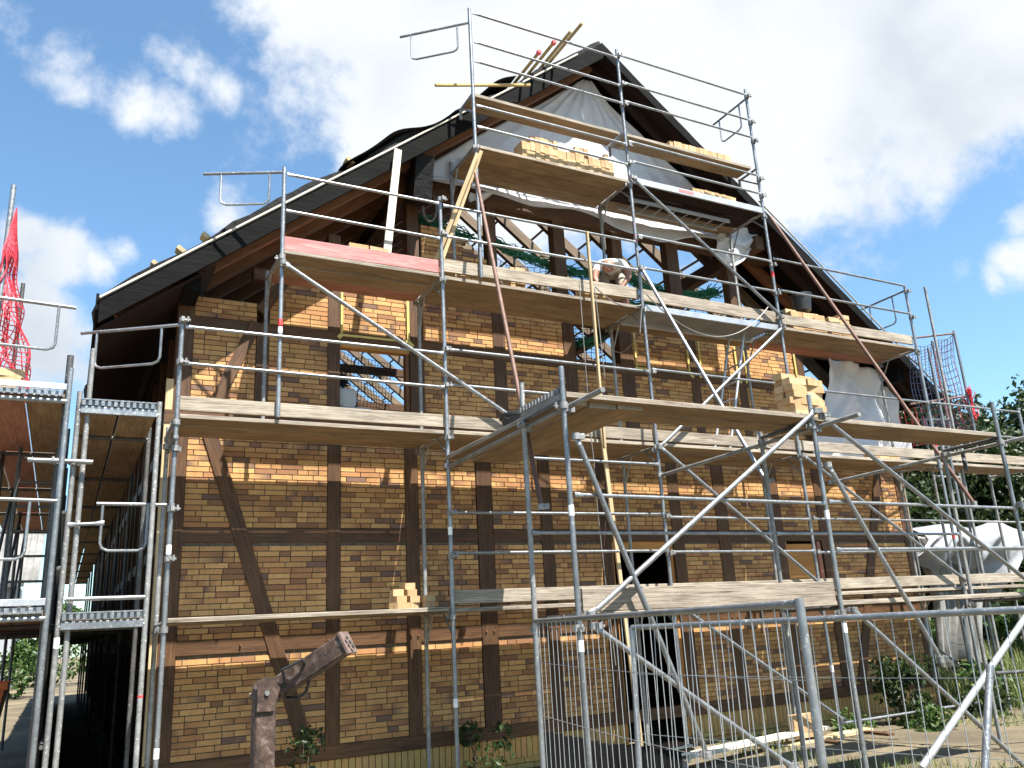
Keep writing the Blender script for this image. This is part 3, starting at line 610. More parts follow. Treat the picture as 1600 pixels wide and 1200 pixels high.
# return deck between the bay and the main scaffold
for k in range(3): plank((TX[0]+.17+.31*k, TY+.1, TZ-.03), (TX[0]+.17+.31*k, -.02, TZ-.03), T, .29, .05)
m = MB(); m.box((TX[0]+.01, (TY+TR)/2, TZ+.01), (.03, .72, .11)); [m.box((TX[0]-.012, TY+.06+.06*k, TZ+.05), (.02, .035, .05)) for k in range(13)]; solid('steel_grid_edge', m, 'steel', T).__setitem__('kind', 'stuff')
def dgt(p0, p1, mat='steel', r=.0242): dg(p0, p1, T, r, mat)
dgt((TX[0]+.08, TY-.06, TZ1), (TX[1], TY-.06, TZ+.05)); dgt((TX[0]+.06, TY-.07, 3.23), tuple(PY(1105, 1180, TY-.07))); dgt((TX[0]+.1, TY-.06, 1.65), tuple(PY(1235, 1197, TY-.06)))
dgt((TX[1]+.05, TY-.07, 3.10), tuple(PY(1470, 1030, TY-.07))); dgt((TX[1]+.08, TY-.06, TZ), tuple(PY(1640, 935, TY-.06))); dgt((TX[2], TY-.07, 2.75), (TX[2]+1.6, TY-.07, 1.2))
dgt((TX[1]+.10, TY-.06, 1.66), tuple(PY(1620, 1215, TY-.06)))
# rusty raking tubes clamped from the upper decks down to the bay
def rake(p0, p1): tube('raking_tube', p0, p1, T, .0242, 'rust_tube'); coupler(p1, T)
rake((3.43, -.07, 7.35), tuple(PY(846, 792, -1.96))); rake((8.62, -.07, 7.72), tuple(PY(1522, 787, -1.96)))
tube('loose_tube', PY(1500, 690, -2.0), PY(1510, 735, -2.3), T, .0242, 'steel_dark')

# ------------------------------------------------------------------ side scaffolds
L = thing('side_scaffold', (-.5, 12, GZ), 'covered walk of tube scaffold along the dark long side of the house', 'scaffold')
ys = [-.06, 1.06] + [1.06+2.57*k for k in range(1, 10)]
for i, y in enumerate(ys):
    for x in (-.17, -.88): standard(x, y, GZ+.05, 4.05 if x < -.5 else 4.0, L, 'steel_old' if i < 1 else 'steel_dark')
    if i == 0: standard(-.80, y+.03, GZ+.05, 4.5, L, 'steel_old'); standard(-.99, y, GZ+.05, 4.4, L, 'steel_dark', .03)
    for z in (3.86, 1.88): tube('transom', (-.88, y, z), (-.17, y, z), L, .024, 'steel' if i == 0 else 'steel_dark')
    if i == 0: 
        for z in (3.86, 1.88): beam('end_rail', (-.86, y-.03, z+.01), (-.19, y-.03, z+.01), .02, .07, 'steel', L)
        tube('guard_rail', (-.85, y-.03, 2.12), (-.19, y-.03, 2.12), L, .02, 'steel'); tube('tie_tube', (-1.25, y-.06, 3.36), (-.72, y-.06, 3.36), L, .0242, 'steel'); coupler((-.88, y-.04, 3.36), L); coupler((-1.0, y-.04, 3.36), L)
for i in range(len(ys)-1):
    for z in (3.90, 1.92):
        for k in range(2):
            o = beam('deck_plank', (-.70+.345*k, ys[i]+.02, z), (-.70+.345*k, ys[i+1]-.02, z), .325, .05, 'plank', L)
    for z in (2.4, 2.9, 4.4, .9): 
        if z < 4: tube('guard_rail', (-.92, ys[i], z), (-.92, ys[i+1], z), L, .017, 'steel_dark')
ge = MB()
for z in (3.94, 1.97):
    for k in range(12): ge.box((-.84+.055*k, -.10, z), (.03, .03, .055))
    ge.box((-.53, -.10, z+.03), (.66, .035, .012)); ge.box((-.53, -.078, z), (.66, .012, .06))
solid('steel_grid_edge', ge, 'steel', L).__setitem__('kind', 'stuff'); sticker((-.88, -.06, 1.75), L); sticker((-.17, -.06, 1.25), L, 'sticker_red', .02)
dn = MB()  # black sheets added along the outer side to darken the covered walk
for z0, z1, ya in ((GZ+.04, 1.84, .5), (2.02, 2.85, 3.8)):
    dn.grid(lambda u, v: V((-.955+.02*math.sin(u*60), ya+(24.0-ya)*u, z0+(z1-z0)*v)), 120, 2)
dn_ = solid('shade_sheet', dn, 'black_plastic', L); dn_.modifiers.new('thick', 'SOLIDIFY').thickness = .004
tube('guard_rail', (-.88, -.08, 2.78), (-.58, -.08, 2.80), L, .017, 'steel', True)
Q = thing('loading_scaffold', (-1.6, 1, GZ), 'outer loading scaffold with ladder bay and red edge net beside the side walk', 'scaffold')
qx0, qx1 = -2.35, -.975; qy = [-.15, 2.42, 4.99, 7.56, 10.13]
for i, y in enumerate(qy):
    for x in (qx0, -1.62, qx1):
        zt = 6.05 if (x == -1.62 and i < 3) else 4.25
        standard(x, y, GZ+.05, zt, Q, 'steel' if i == 0 else 'steel_dark')
    for z in (3.92, 1.96): tube('transom', (qx0, y, z), (qx1, y, z), Q, .024, 'steel' if i == 0 else 'steel_dark')
    if i == 0: 
        for z in (4.05, 2.1): beam('end_rail', (qx0, y-.04, z), (qx1-.02, y-.04, z), .02, .06, 'alu', Q)
for i in range(4):
    for z in (3.97, 2.01):
        for k in range(4):
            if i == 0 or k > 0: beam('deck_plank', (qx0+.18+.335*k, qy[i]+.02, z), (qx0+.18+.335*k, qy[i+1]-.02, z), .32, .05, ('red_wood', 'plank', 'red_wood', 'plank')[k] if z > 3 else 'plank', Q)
    for z in (4.45, 4.9): tube('guard_rail', (qx0, qy[i], z), (qx0, qy[i+1], z), Q, .0175, 'steel')
    dgp = ((qx0, qy[i], .1), (qx0, qy[i+1], 1.9)); tube('diagonal_brace', *dgp, Q, .0242, 'steel_dark'); tube('diagonal_brace', (-1.62, qy[i], 2.1), (-1.62, qy[i+1], 3.9), Q, .02, 'steel_dark')
ge = MB()
for z in (3.985, 2.03):
    for k in range(22): ge.box((qx0+.05+.06*k, qy[0]-.04, z), (.035, .03, .05))
    ge.box(((qx0+qx1)/2, qy[0]-.02, z), (qx1-qx0-.08, .012, .055))
solid('steel_grid_edge', ge, 'steel', Q).__setitem__('kind', 'stuff')
endguard((-1.95, -.2, 4.87), (-.98, -.2, 4.84), Q, .45, .15, .84); endguard((-1.95, -.2, 3.0), (-.98, -.2, 2.98), Q, .52, .22, .9)
lad = MB()
for x in (-1.42, -1.06): lad.tube([(x, 1.9, 1.98), (x, 1.9, 3.9)], .022, 6)
for k in range(7): lad.tube([(-1.42, 1.9, 2.15+.27*k), (-1.06, 1.9, 2.15+.27*k)], .014, 6)
solid('access_ladder', lad, 'steel_dark', Q, True)
R = thing('side_scaffold', (13.1, 4, GZ), 'tube scaffold with blue edge net along the tree side of the house', 'scaffold')
for i, y in enumerate([.9, 3.5, 6.1, 8.7, 11.3]):
    for x in (12.75, 13.48):
        standard(x, y, GZ+.05, 6.5 if x > 13 and i < 2 else 4.9, R, 'steel_old')
    for z in (3.86, 2.0): tube('transom', (12.75, y, z), (13.48, y, z), R, .022, 'steel_old')
for i in range(1, 4):
    y = .9+2.6*i
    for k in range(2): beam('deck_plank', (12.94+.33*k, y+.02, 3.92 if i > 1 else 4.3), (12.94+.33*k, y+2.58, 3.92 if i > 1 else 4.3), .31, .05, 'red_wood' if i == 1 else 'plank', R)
    for z in (2.5, 2.95, 4.9): tube('guard_rail', (13.5, y, z), (13.5, y+2.6, z), R, .0175, 'steel_old')
tube('diagonal_brace', (13.5, .9, .1), (13.5, 3.5, 1.9), R, .02, 'steel_old'); tube('diagonal_brace', (13.5, 3.5, 2.0), (13.5, 6.1, 3.8), R, .02, 'steel_old'); tube('diagonal_brace', (12.75, .9, 1.2), (13.48, .9, 2.8), R, .02, 'steel_old')
endguard((12.75, .88, 4.9), (13.6, .88, 4.95), R, .5)
ge = MB()
for k in range(11): ge.box((12.80+.065*k, 5.98, 3.97), (.04, .03, .07))
solid('steel_grid_edge', ge, 'steel', R).__setitem__('kind', 'stuff')
for z, a in ((6.45, 12.9), (5.25, 12.6)): tube('net_rail', (a-1.15, .15, z-.35), (13.35, .35, z), R, .0175, 'rust_tube')
standard(13.35, .35, 4.6, 6.5, R)

# ------------------------------------------------------------------ nets
def net(name, fn, nu, nv, r, mat, label, group=None, cat='net'):
    m = MB()
    for i in range(nu+1): m.tube([fn(i/nu, j/nv) for j in range(nv+1)], r, 3, caps=False)
    for j in range(nv+1): m.tube([fn(i/nu, j/nv) for i in range(nu+1)], r, 3, caps=False)
    o = solid(name, m, mat, None, False); return tag(o, label, cat, group)
def lerp4(a, b, c, d, u, v): return (V(a)*(1-u)+V(b)*u)*(1-v) + (V(d)*(1-u)+V(c)*u)*v
def hang(a, b, c, d, sag, out, seed=0, nz=.05):
    def f(u, v):
        p = lerp4(a, b, c, d, u, v); k = 4*u*(1-u)
        return p + V((0, out*math.sin(math.pi*v), -sag*k*(1-v))) + V((noise.noise(V((u*3, v*3, seed))), noise.noise(V((u*3, v*3, seed+9))), noise.noise(V((u*4, v*4, seed+5)))))*nz
    return f
net('safety_net', hang((11.75, .2, 5.95), (13.3, .35, 6.42), (13.5, .4, 4.55), (11.9, .25, 4.4), .05, .1, 1), 15, 15, .005, 'net_blue', 'blue mesh net stretched on a frame at the right eave', None)
net('safety_net', hang((13.35, .38, 6.42), (13.42, 3.4, 6.4), (13.5, 3.4, 4.6), (13.42, .4, 4.6), .1, .1, 2), 24, 15, .005, 'net_red', 'reddish mesh net running back along the tree side scaffold', None)
for k, (x0, x1, zt, lb) in enumerate(((4.3, 5.3, 7.05, 'beside the leaning lath'), (5.5, 6.35, 6.98, 'behind the bending worker'), (6.6, 7.4, 6.85, 'right behind the white-shirted back'), (7.7, 8.7, 6.85, 'under the loose plastic flap'))):
    net('safety_net', hang((x0-.15, 1.42, zt+.02), (x1+.15, 1.42, zt), (x1+.1, 1.55, 6.0), (x0-.1, 1.55, 6.0), .18, .12, k+3, .08), 11, 11, .006, 'net_dark', 'dark knotted net hung in the open gable bay '+lb, None)
net('safety_net', hang((8.98, 1.42, 6.75), (10.2, 1.42, 6.3), (10.3, 1.5, 6.0), (8.98, 1.5, 6.0), .1, .1, 12, .06), 26, 14, .006, 'net_blue', 'dark blue bunched net beside the buckets', None)
net('safety_net', hang((1.98, 1.5, 5.3), (2.95, 1.9, 5.3), (2.95, 1.9, 4.25), (1.98, 1.5, 4.25), .02, .1, 15, .03), 18, 16, .0045, 'net_dark', 'fine net behind the open window of the gable', None)
net('safety_net', hang((5.5, 1.45, 5.95), (6.35, 1.45, 5.95), (6.35, 1.5, 5.4), (5.5, 1.5, 5.4), .1, .1, 16, .06), 10, 7, .006, 'net_dark', 'dark net in the small open bay behind the lath', None)
def bunch(pts, r, mat, label, n=26, jit=.06):
    m = MB()
    for k in range(n):
        off = V((uni(-1, 1), uni(-1, 1), uni(-1, 1)))*r; q = []
        for i in range(len(pts)-1):
            for s_ in range(5):
                u = (i+s_/5)/(len(pts)-1); p = V(pts[i]).lerp(V(pts[i+1]), s_/5)
                q.append(p + off*(.6+.5*math.sin(u*9+k)) + V((uni(-1, 1), uni(-1, 1), uni(-1, 1)))*jit)
        m.tube(q, .0085, 3)
    return tag(solid('bunched_net', m, mat, None), label, 'net')
bunch([(3.1, 1.35, 7.35), (3.5, 1.32, 7.25), (4.15, 1.35, 7.15)], .07, 'net_green', 'green net gathered over the fresh brick corner of the gable', 30)
bunch([(4.3, 1.38, 7.25), (4.8, 1.34, 7.05), (5.35, 1.38, 6.98), (5.9, 1.38, 6.92), (6.4, 1.38, 7.0)], .07, 'net_green', 'green net rolled along the top of the left open bays', 34)
bunch([(6.6, 1.38, 7.15), (7.1, 1.34, 6.85), (7.7, 1.36, 6.75), (8.3, 1.36, 6.9), (8.75, 1.36, 7.05)], .11, 'net_green', 'thick green net drooping behind the worker and posts', 46)
bunch([(6.6, 1.4, 6.5), (7.2, 1.4, 6.55), (7.4, 1.4, 6.6)], .08, 'net_green', 'small green net bundle behind the worker at plank height', 20)
bunch([(5.5, 1.4, 5.9), (5.8, 1.36, 5.75), (6.3, 1.4, 5.9)], .06, 'net_green', 'green net scrap in the small open bay', 18)
bunch([(1.98, 1.8, 5.25), (2.15, 1.8, 5.0), (2.3, 1.8, 4.9)], .10, 'net_dark', 'black tangled net in the corner of the open window', 34)
# red edge net at the far left
def rn(u, v):
    top = PY(26, 330, -.2); z0 = 4.1
    p = V((top.x, top.y, top.z)); b = V((-1.70+.42*u, -.2+.9*u, z0+.0)); s_ = v**1.3
    q = p.lerp(b, v) + V((.05*u*math.sin(math.pi*v), 0, 0)); return q + V((noise.noise(V((u*5, v*7, 1)))*.14*v, noise.noise(V((u*5, v*6, 7)))*.14*v, noise.noise(V((u*6, v*6, 3)))*.05)) - V((.10*math.sin(math.pi*v)*u, 0, 0))
net('safety_net', rn, 16, 34, .006, 'net_red', 'red net hanging from the tall post of the loading scaffold', None)
net('safety_net', lambda u, v: rn(u*.5, v) + V((-.10*v, -.03, 0)), 8, 26, .006, 'net_red', 'second fold of red net against the loading scaffold post', None)
bunch([(13.35, .3, 5.35), (13.4, .35, 5.1), (13.42, .35, 4.75)], .07, 'net_red', 'red net bundle knotted to the post at the right eave', 26, .03)

# ------------------------------------------------------------------ plastic sheets
def sheet(name, fn, nu, nv, mat, label, cat='plastic sheet'):
    m = MB(); m.grid(fn, nu, nv); o = solid(name, m, mat, None, True); md = o.modifiers.new('thick', 'SOLIDIFY'); md.thickness = .004; return tag(o, label, cat)
def wr(p, a, s, k): return V((0, 1, 0))*a*(noise.noise(V((p.x*s, p.z*s, k))) + .6*noise.noise(V((p.x*s*2.6+p.z*1.5, p.z*s*2.2, k+3))))
def gs(u, v):
    z = 7.8 + 2.42*v; hw = (RZ-.33-z)/PITCHT; x = RX + hw*(2*u-1); p = V((x, 1.02, z)); cr = abs(((x-RX)/max(.3, hw)*4.5+z*.35) % 1-.5)*2; return p + wr(p, .05, 1.1, 2) + V((0, -.035*(1-cr)**3, 0))
sheet('plastic_sheet', gs, 70, 50, 'plastic_sheet', 'translucent white plastic sheet closing the gable triangle')
def lowflap(u, v):
    x = 3.1+6.0*u; zt = 7.86; zb = 7.66+.05*math.sin(u*17)+.08*noise.noise(V((u*9, 0, 3)))-.20*math.exp(-((u-.62)/.16)**2); p = V((x, 1.06-.07*v, zt+(zb-zt)*v)); return p + wr(p, .03, 1.6, 8) - V((0, .06+.1*v, 0))
sheet('plastic_sheet', lowflap, 90, 10, 'plastic_sheet', 'torn plastic edge drooping below the collar beam')
def flap2(u, v):
    a = PY(1128+62*u-14*v*(1-u), 352+8*u, .85); b = PY(1120+45*u, 402+14*math.sin(u*3), .85); p = a.lerp(b, v); return p + V((0, .12*noise.noise(V((u*4, v*4, 2))), 0))
sheet('plastic_sheet', flap2, 18, 18, 'plastic_sheet', 'white plastic scrap fluttering under the platform end')
def flap3(u, v):
    tl, tr, br, bl = V((10.48, 1.06, 5.92)), V((12.05, 1.06, 5.70)), V((12.25, 1.06, 4.15)), V((9.98, 1.04, 4.05)); p = lerp4(tl, tr, br, bl, u, v)
    q_ = lambda t_: abs(t_ % 1-.5)*2
    return p + V((0, -.16*q_(u*2.6+v*.5)-.09*q_(u*1.4-v*2.1+.3)-.05*q_(u*6+v*3), 0)) + wr(p, .05, 1.4, 5) + V((.10*math.sin(v*5)*(1-u), 0, 0))
sheet('plastic_sheet', flap3, 44, 40, 'plastic_sheet', 'grey plastic sheet hanging over the unfinished eave corner')
for px, py, w_, h_, lb in ((722, 245, 34, 28, 'by the deck bracket'), (755, 300, 40, 16, 'on the beam end'),):
    def f_(u, v, px=px, py=py, w_=w_, h_=h_):
        p = PY(px-w_/2+w_*u*(1-.6*v), py+h_*v, .9); return p + V((0, .06*math.sin(u*5+v*3), 0))
    sheet('plastic_sheet', f_, 10, 10, 'plastic_sheet', 'small white plastic rag '+lb)
def ridge(u, v):
    x = 1.9 + 2.6*u; y = .44+1.1*v; n = V((-PITCHT, 0, 1)).normalized(); p = V((x, y, roofz(x))) + n*(.10+.05*math.sin(u*9)*(1-v)+.08*noise.noise(V((u*5, v*2, 4)))); return p
sheet('roofing_felt', ridge, 40, 12, 'membrane', 'loose strip of black roofing felt rolled on the roof verge', 'roofing felt')

# ------------------------------------------------------------------ loose bricks
LB = []
for i in range(8):
    m = MB(); m.box((0, 0, 0), (.24, .115, .071), cols=bcols(clean=True))
    for sx in (-.06, 0, .06): m.box((sx, 0, .0356), (.03, .06, .0005), cols=[(.12, .07, .03)]*8)
    LB.append(m.mesh('loose_brick', 'brick'))
def loose(p, rz, label, group, tilt=None):
    M = Matrix.Translation(V(p)) @ Matrix.Rotation(rz, 4, 'Z')
    if tilt: M = M @ tilt
    o = link('loose_brick', random.choice(LB), None, M); return tag(o, label, 'brick', group)
EDGE = Matrix.Rotation(math.pi/2, 4, 'X')      # brick standing on its long edge
def onedge(x0, y, z, n, rows, label, group, skip=0.0):
    for r in range(rows):
        for i in range(n):
            if skip and r == rows-1 and not (1 < i < 8 or 11 < i < 15 or i == 19): continue
            loose((x0+.0725*i, y+uni(-.012, .012), z+.0585+.1165*r), math.pi/2+uni(-.02, .02), label, group, EDGE)
def flatstack(x0, y0, z, nx, ny, rows, label, group, jit=.05):
    for r in range(rows):
        for i in range(nx):
            for j in range(ny):
                if r == rows-1 and rnd() < .3: continue
                loose((x0+.245*i+uni(-.01, .01)*(1+jit*8), y0+.12*j+uni(-.012, .012), z+.0365+.0725*r), uni(-jit, jit), label, group)
onedge(4.25, .17, D4+.005, 21, 3, 'yellow brick on edge in the long double row below the gable plastic', 'bricks rowed on the upper deck', .22)
onedge(6.95, .24, D5+.03, 17, 1, 'yellow brick on edge along the highest narrow plank', 'bricks on the highest plank')
onedge(7.25, .19, D4+.045, 12, 1, 'yellow brick on edge on the metal-edged upper platform', 'bricks on the metal upper platform')
flatstack(9.12, .20, D3+.005, 3, 2, 6, 'orange brick in the stack beside the black bucket', 'bricks by the buckets')
flatstack(9.95, .20, D3+.005, 2, 1, 6, 'orange brick in the low stack toward the deck end', 'bricks near the deck end')
flatstack(1.95, .22, D3+.005, 4, 1, 4, 'pale brick stacked behind the pink toe board', 'bricks behind the pink board')
onedge(3.02, .3, D3+.005, 5, 2, 'pale brick on edge next to the leaning laths', 'bricks next to the laths'); onedge(3.65, .3, D3+.005, 3, 2, 'pale brick on edge between laths and rusty tube', 'bricks between laths and tube')
onedge(4.05, .32, D3+.005, 3, 3, 'pale brick in the upright pile left of the wooden lath', 'bricks left of the lath'); onedge(5.15, .25, D3+.005, 6, 2, 'pale brick at the worker\'s hands', 'bricks at the worker')
flatstack(PY(1216, 640, -2.35).x+.12, TY+.17, TZ+.028, 2, 2, 7, 'orange brick in the tall stack on the projecting bay', 'bricks in the tall stack', .16)
flatstack(10.6, .4, D2+.005, 3, 1, 3, 'yellow brick in the low row below the plastic corner sheet', 'bricks under the corner sheet')
for dx, dy, rw in ((2.42, .3, 3), (2.60, .42, 4), (2.78, .3, 2)):
    for r in range(rw): loose((dx+uni(-.02, .02), dy+uni(-.03, .03), D1+.036+.0725*r), math.pi/2+uni(-.25, .25), 'pale brick in the untidy heap on the lowest deck', 'bricks on the lowest deck')
loose((2.40, .18, D1+.0365), .6, 'pale brick in the untidy heap on the lowest deck', 'bricks on the lowest deck')
for r in range(3): loose((-1.52+.02*r, -.05, 4.03+.0725*r), .1*r, 'yellow brick piled on the far left loading deck', 'bricks on the loading deck'); loose((-1.80+.02*r, -.05, 4.03+.0725*r), -.05*r, 'yellow brick piled on the far left loading deck', 'bricks on the loading deck')
for r in range(4): 
    for i in range(2): loose((7.95+.25*i, .15, GZ+.12+.25+.0725*r), uni(-.05, .05), 'orange brick stacked on the ground planks by the plinth', 'bricks by the plinth')

# ------------------------------------------------------------------ buckets, ladder, laths, cables
def bucket(p, r, h, label, name='bucket'):
    t = thing(name, p, label, 'bucket'); m = MB(); m.lathe([(0, .004), (r*.78, .004), (r*.98, h), (r*1.05, h), (r*1.05, h-.03), (r*1.0, h-.03)], 22, p); m.lathe([(r*.95, h), (r*.74, .02), (0, .02)], 22, p); solid('tub', m, 'black_plastic', t, True)
    a = [(p[0]+r*math.cos(k*math.pi/10), p[1]-.5*r*math.sin(k*math.pi/10)-.02, p[2]+h-.02-.35*r*math.sin(k*math.pi/10)) for k in range(11)]; poly('handle', a, .005, 'steel', t, 5); return t
bucket((8.86, .42, D3+.01), .17, .38, 'black mortar bucket half hidden behind the standard'); bucket((9.40, .26, D3+.445), .165, .28, 'black mortar bucket standing on the orange brick stack')
bucket((TX[0]+.55, -.9, TZ), .24, .28, 'large black mortar tub on the return deck', 'mortar_tub')
lt = thing('ladder', (7.6, .4, D2), 'aluminium ladder climbing between two decks of the gable scaffold', 'ladder')
a0, a1 = V((7.45, .45, D2)), V((8.05, .45, 5.84)); off = V((0, .34, 0))
for s_ in (0, 1): tube('stile', a0+off*s_-V((0, .2, 0)), a1+off*s_-V((0, .2, 0)), lt, .02, 'alu')
for k in range(1, 7): q = a0.lerp(a1, k/7)-V((0, .2, 0)); tube('rung', q, q+off, lt, .013, 'alu')
lt = thing('ladder', (7.2, .5, D4-.2), 'aluminium ladder stowed flat under the metal-edged upper platform', 'ladder')
for s_ in (0, 1): beam('stile', (6.15, .30+.3*s_, D4-.14), (8.1, .30+.3*s_, D4-.14), .025, .06, 'alu', lt)
for k in range(8): tube('rung', (6.3+.25*k, .3, D4-.14), (6.3+.25*k, .6, D4-.14), lt, .013, 'alu')
tag(beam('story_lath', PY(917, 362, -.12), PY(945, 700, -.12), .03, .045, 'new_wood', None, up=(0, -1, 0)), 'upright wooden lath with course marks standing before the gable scaffold', 'lath')
tag(beam('story_lath', PY(938, 655, -.03), V((5.45, .2, GZ+.1)), .055, .03, 'new_wood', None, up=(0, -1, 0)), 'lower wooden lath reaching down past the doorway', 'lath')
tk = MB()
P0, P1 = PY(917, 362, -.12), PY(945, 700, -.12)
tag(beam('white_board', PY(622, 234, .40), PY(604, 402, .22), .10, .03, 'pale_wood', None, up=(0, -1, 0)), 'white painted board leaning against the eave over the pink toe board', 'board')
tag(beam('wood_lath', PY(746, 240, -.08), PY(681, 408, .1), .05, .03, 'new_wood', None, up=(0, -1, 0)), 'pale lath leaning from the brick rows to the upper deck corner', 'lath'); tag(beam('wood_lath', PY(752, 236, -.05), PY(690, 408, .16), .05, .03, 'new_wood', None, up=(0, -1, 0)), 'second pale lath leaning between its twin and the rusty tube', 'lath')
def cable(name, pts, r, mat, label, cat='cable'): return tag(poly(name, pts, r, mat, None, 6), label, cat)
def sagc(a, b, s, n=14): a, b = V(a), V(b); return [a.lerp(b, i/n)-V((0, 0, s*4*(i/n)*(1-i/n))) for i in range(n+1)]
cable('hose', sagc(PY(930, 448, -.08), PY(1003, 476, -.06), .13)+[PY(1000, 520, -.06)], .008, 'cable', 'grey cable looped below the worker and clipped to the standard')
cable('hose', sagc(PY(1010, 460, -.06), PY(1200, 480, -.06), .55, 20), .009, 'cable', 'grey cable sagging under the metal platform between two standards')
cable('hose', [PY(905, 440, -.1), PY(911, 520, -.1), PY(917, 600, -.1), PY(921, 660, .03)], .007, 'cable', 'thin cable dropping from the third deck beside the lath')
cable('hose', [PY(929, 450, -.09), PY(935, 500, -.1), PY(945, 590, -.1)], .007, 'cable', 'thin cable hanging just right of the lath top')
cable('hose', [PY(921, 665, .02), PY(928, 720, .02), PY(934, 800, .05), PY(945, 900, .1), PY(962, 1040, .1)], .007, 'cable', 'dark cable running down to the doorway')
cable('hose', sagc(PY(955, 545, 1.0), PY(991, 530, .9), .12), .008, 'cable', 'short grey cable end sticking out of the small open bay')
cable('cable_coil', [V((3.22+.12*math.cos(k*.5)*(1-.004*k), 1.0, 7.35+.22*math.sin(k*.5))) + V((0, uni(-.03, .03), 0)) for k in range(60)], .006, 'cable', 'coil of grey cable hung over the fresh brick corner')
# battens lying on the roof near the ridge
for i, (x, y0, L_) in enumerate(((4.55, -.05, 2.2), (4.75, -.15, 2.0), (4.98, -.25, 2.4), (5.12, -.35, 2.2))):
    z = roofz(x)+.16; tag(beam('roof_batten_bundle', (x, y0, z), (x, y0+L_, z), .04, .032, 'yellow_wood'), ('short yellow batten with red tip, lowest over the left verge', 'yellow batten with red tip, second up the left verge', 'plain yellow batten over the verge below the longest one', 'longest plain yellow batten poking out next to the ridge')[i], 'batten')
    if i < 2: m = MB(); m.box((x, y0+.02, z), (.056, .06, .046)); tp_ = solid('painted_tip', m, 'sticker_red', bpy.data.objects[[o.name for o in COL.objects if o.name.startswith('roof_batten_bundle')][-1]])
tag(beam('roof_batten_bundle', PY(680, 133, .35), PY(828, 133, .35), .04, .035, 'yellow_wood'), 'yellow batten lying level across the highest plank', 'batten')
for px, py in ((244, 417), (283, 394), (322, 373), (545, 255)):
    p = PY(px, py, .7); m = MB(); m.box((0, 0, 0), (.12, .16, .05), Matrix.Rotation(.66, 3, 'Y')); tag(link('batten_offcut', m.mesh('batten_offcut', 'new_wood'), None, Matrix.Translation(p)), 'small batten end showing on the lower left roof edge', 'batten', 'batten ends on the roof edge')
# paper cement bag behind the open window
bgT = thing('mortar_bag', (2.25, 1.45, 4.24), 'grey mortar bags with dark print lying in the open window', 'bag')
def pillow(c, d):
    m = MB()
    def f(u, v):
        a = u*6.283; b = (v-.5)*math.pi; sx = lambda t, e: math.copysign(abs(t)**e, t)
        return V(c)+V((d[0]*sx(math.cos(b), .35)*sx(math.cos(a), .3), d[1]*sx(math.cos(b), .35)*sx(math.sin(a), .3), d[2]*sx(math.sin(b), .6)))
    m.grid(f, 32, 12); return m
solid('bag', pillow((2.24, 1.40, 4.36), (.27, .16, .115)), 'paper_grey', bgT, True); solid('bag', pillow((2.12, 1.45, 4.60), (.16, .15, .13)), 'paper_grey', bgT, True)
def lettering(txt, size, loc, mat, parent):
    cu = bpy.data.curves.new('lettering', 'FONT'); cu.body = txt; cu.size = size; cu.extrude = .001; cu.align_x = 'CENTER'
    to = bpy.data.objects.new('tmp_text', cu); COL.objects.link(to); me = bpy.data.meshes.new_from_object(to.evaluated_get(bpy.context.evaluated_depsgraph_get())); bpy.data.objects.remove(to)
    me.materials.clear(); me.materials.append(MAT[mat]); return link('print', me, parent, Matrix.Translation(V(loc)) @ Matrix.Rotation(math.pi/2, 4, 'X'))
lettering('Klinkerm\u00f6rtel', .062, (2.20, 1.236, 4.385), 'ink', bgT)
# ------------------------------------------------------------------ worker
def skinmesh(pts, edges, rad, root, mats, segmat, sub=2):
    me = bpy.data.meshes.new('tmp'); me.from_pydata([tuple(p) for p in pts], edges, []); o = bpy.data.objects.new('tmp', me); COL.objects.link(o)
    sk = o.modifiers.new('s', 'SKIN'); sk.branch_smoothing = .6; ss = o.modifiers.new('d', 'SUBSURF'); ss.levels = sub; ss.render_levels = sub
    for i, r in enumerate(rad):
        d = me.skin_vertices[0].data[i]; d.radius = (r, r) if not isinstance(r, tuple) else r; d.use_root = (i == root)
    dg_ = bpy.context.evaluated_depsgraph_get(); out = bpy.data.meshes.new_from_object(o.evaluated_get(dg_)); bpy.data.objects.remove(o)
    out.materials.clear()
    for m in mats: out.materials.append(MAT[m])
    segs = [(V(pts[a]), V(pts[b]), segmat[i]) for i, (a, b) in enumerate(edges)]
    for f in out.polygons:
        c = f.center; best = None
        for a, b, mi in segs:
            ab = b-a; t_ = max(0, min(1, (c-a).dot(ab)/max(1e-9, ab.dot(ab)))); d = (c-(a+ab*t_)).length
            if best is None or d < best[0]: best = (d, mi)
        f.material_index = best[1]; f.use_smooth = True
    return out
bx, by, bz = 5.86, .50, D3
J = dict(pel=(0, .30, .80), sp=(-.005, .12, .87), ch=(-.01, -.08, .84), nk=(-.03, -.22, .75), hd=(-.05, -.33, .66), hd2=(-.055, -.37, .55),
  sl=(-.19, -.08, .78), se=(-.235, -.13, .66), el=(-.26, -.18, .52), wl=(-.15, -.26, .30), sr=(.17, -.08, .78), re=(.21, -.13, .66), er=(.23, -.18, .51), wr=(.09, -.26, .29),
  hl=(-.10, .30, .74), kl=(-.15, .06, .42), al=(-.14, .20, .08), tl=(-.14, .05, .035), hr=(.11, .30, .74), kr=(.16, .06, .42), ar=(.15, .20, .08), tr=(.15, .05, .035))
_q = Matrix.Rotation(-.60, 3, 'Z'); J = {k: tuple(_q @ V(p)) for k, p in J.items()}
nm = list(J); P_ = [V((bx, by, bz))+V(J[k]) for k in nm]
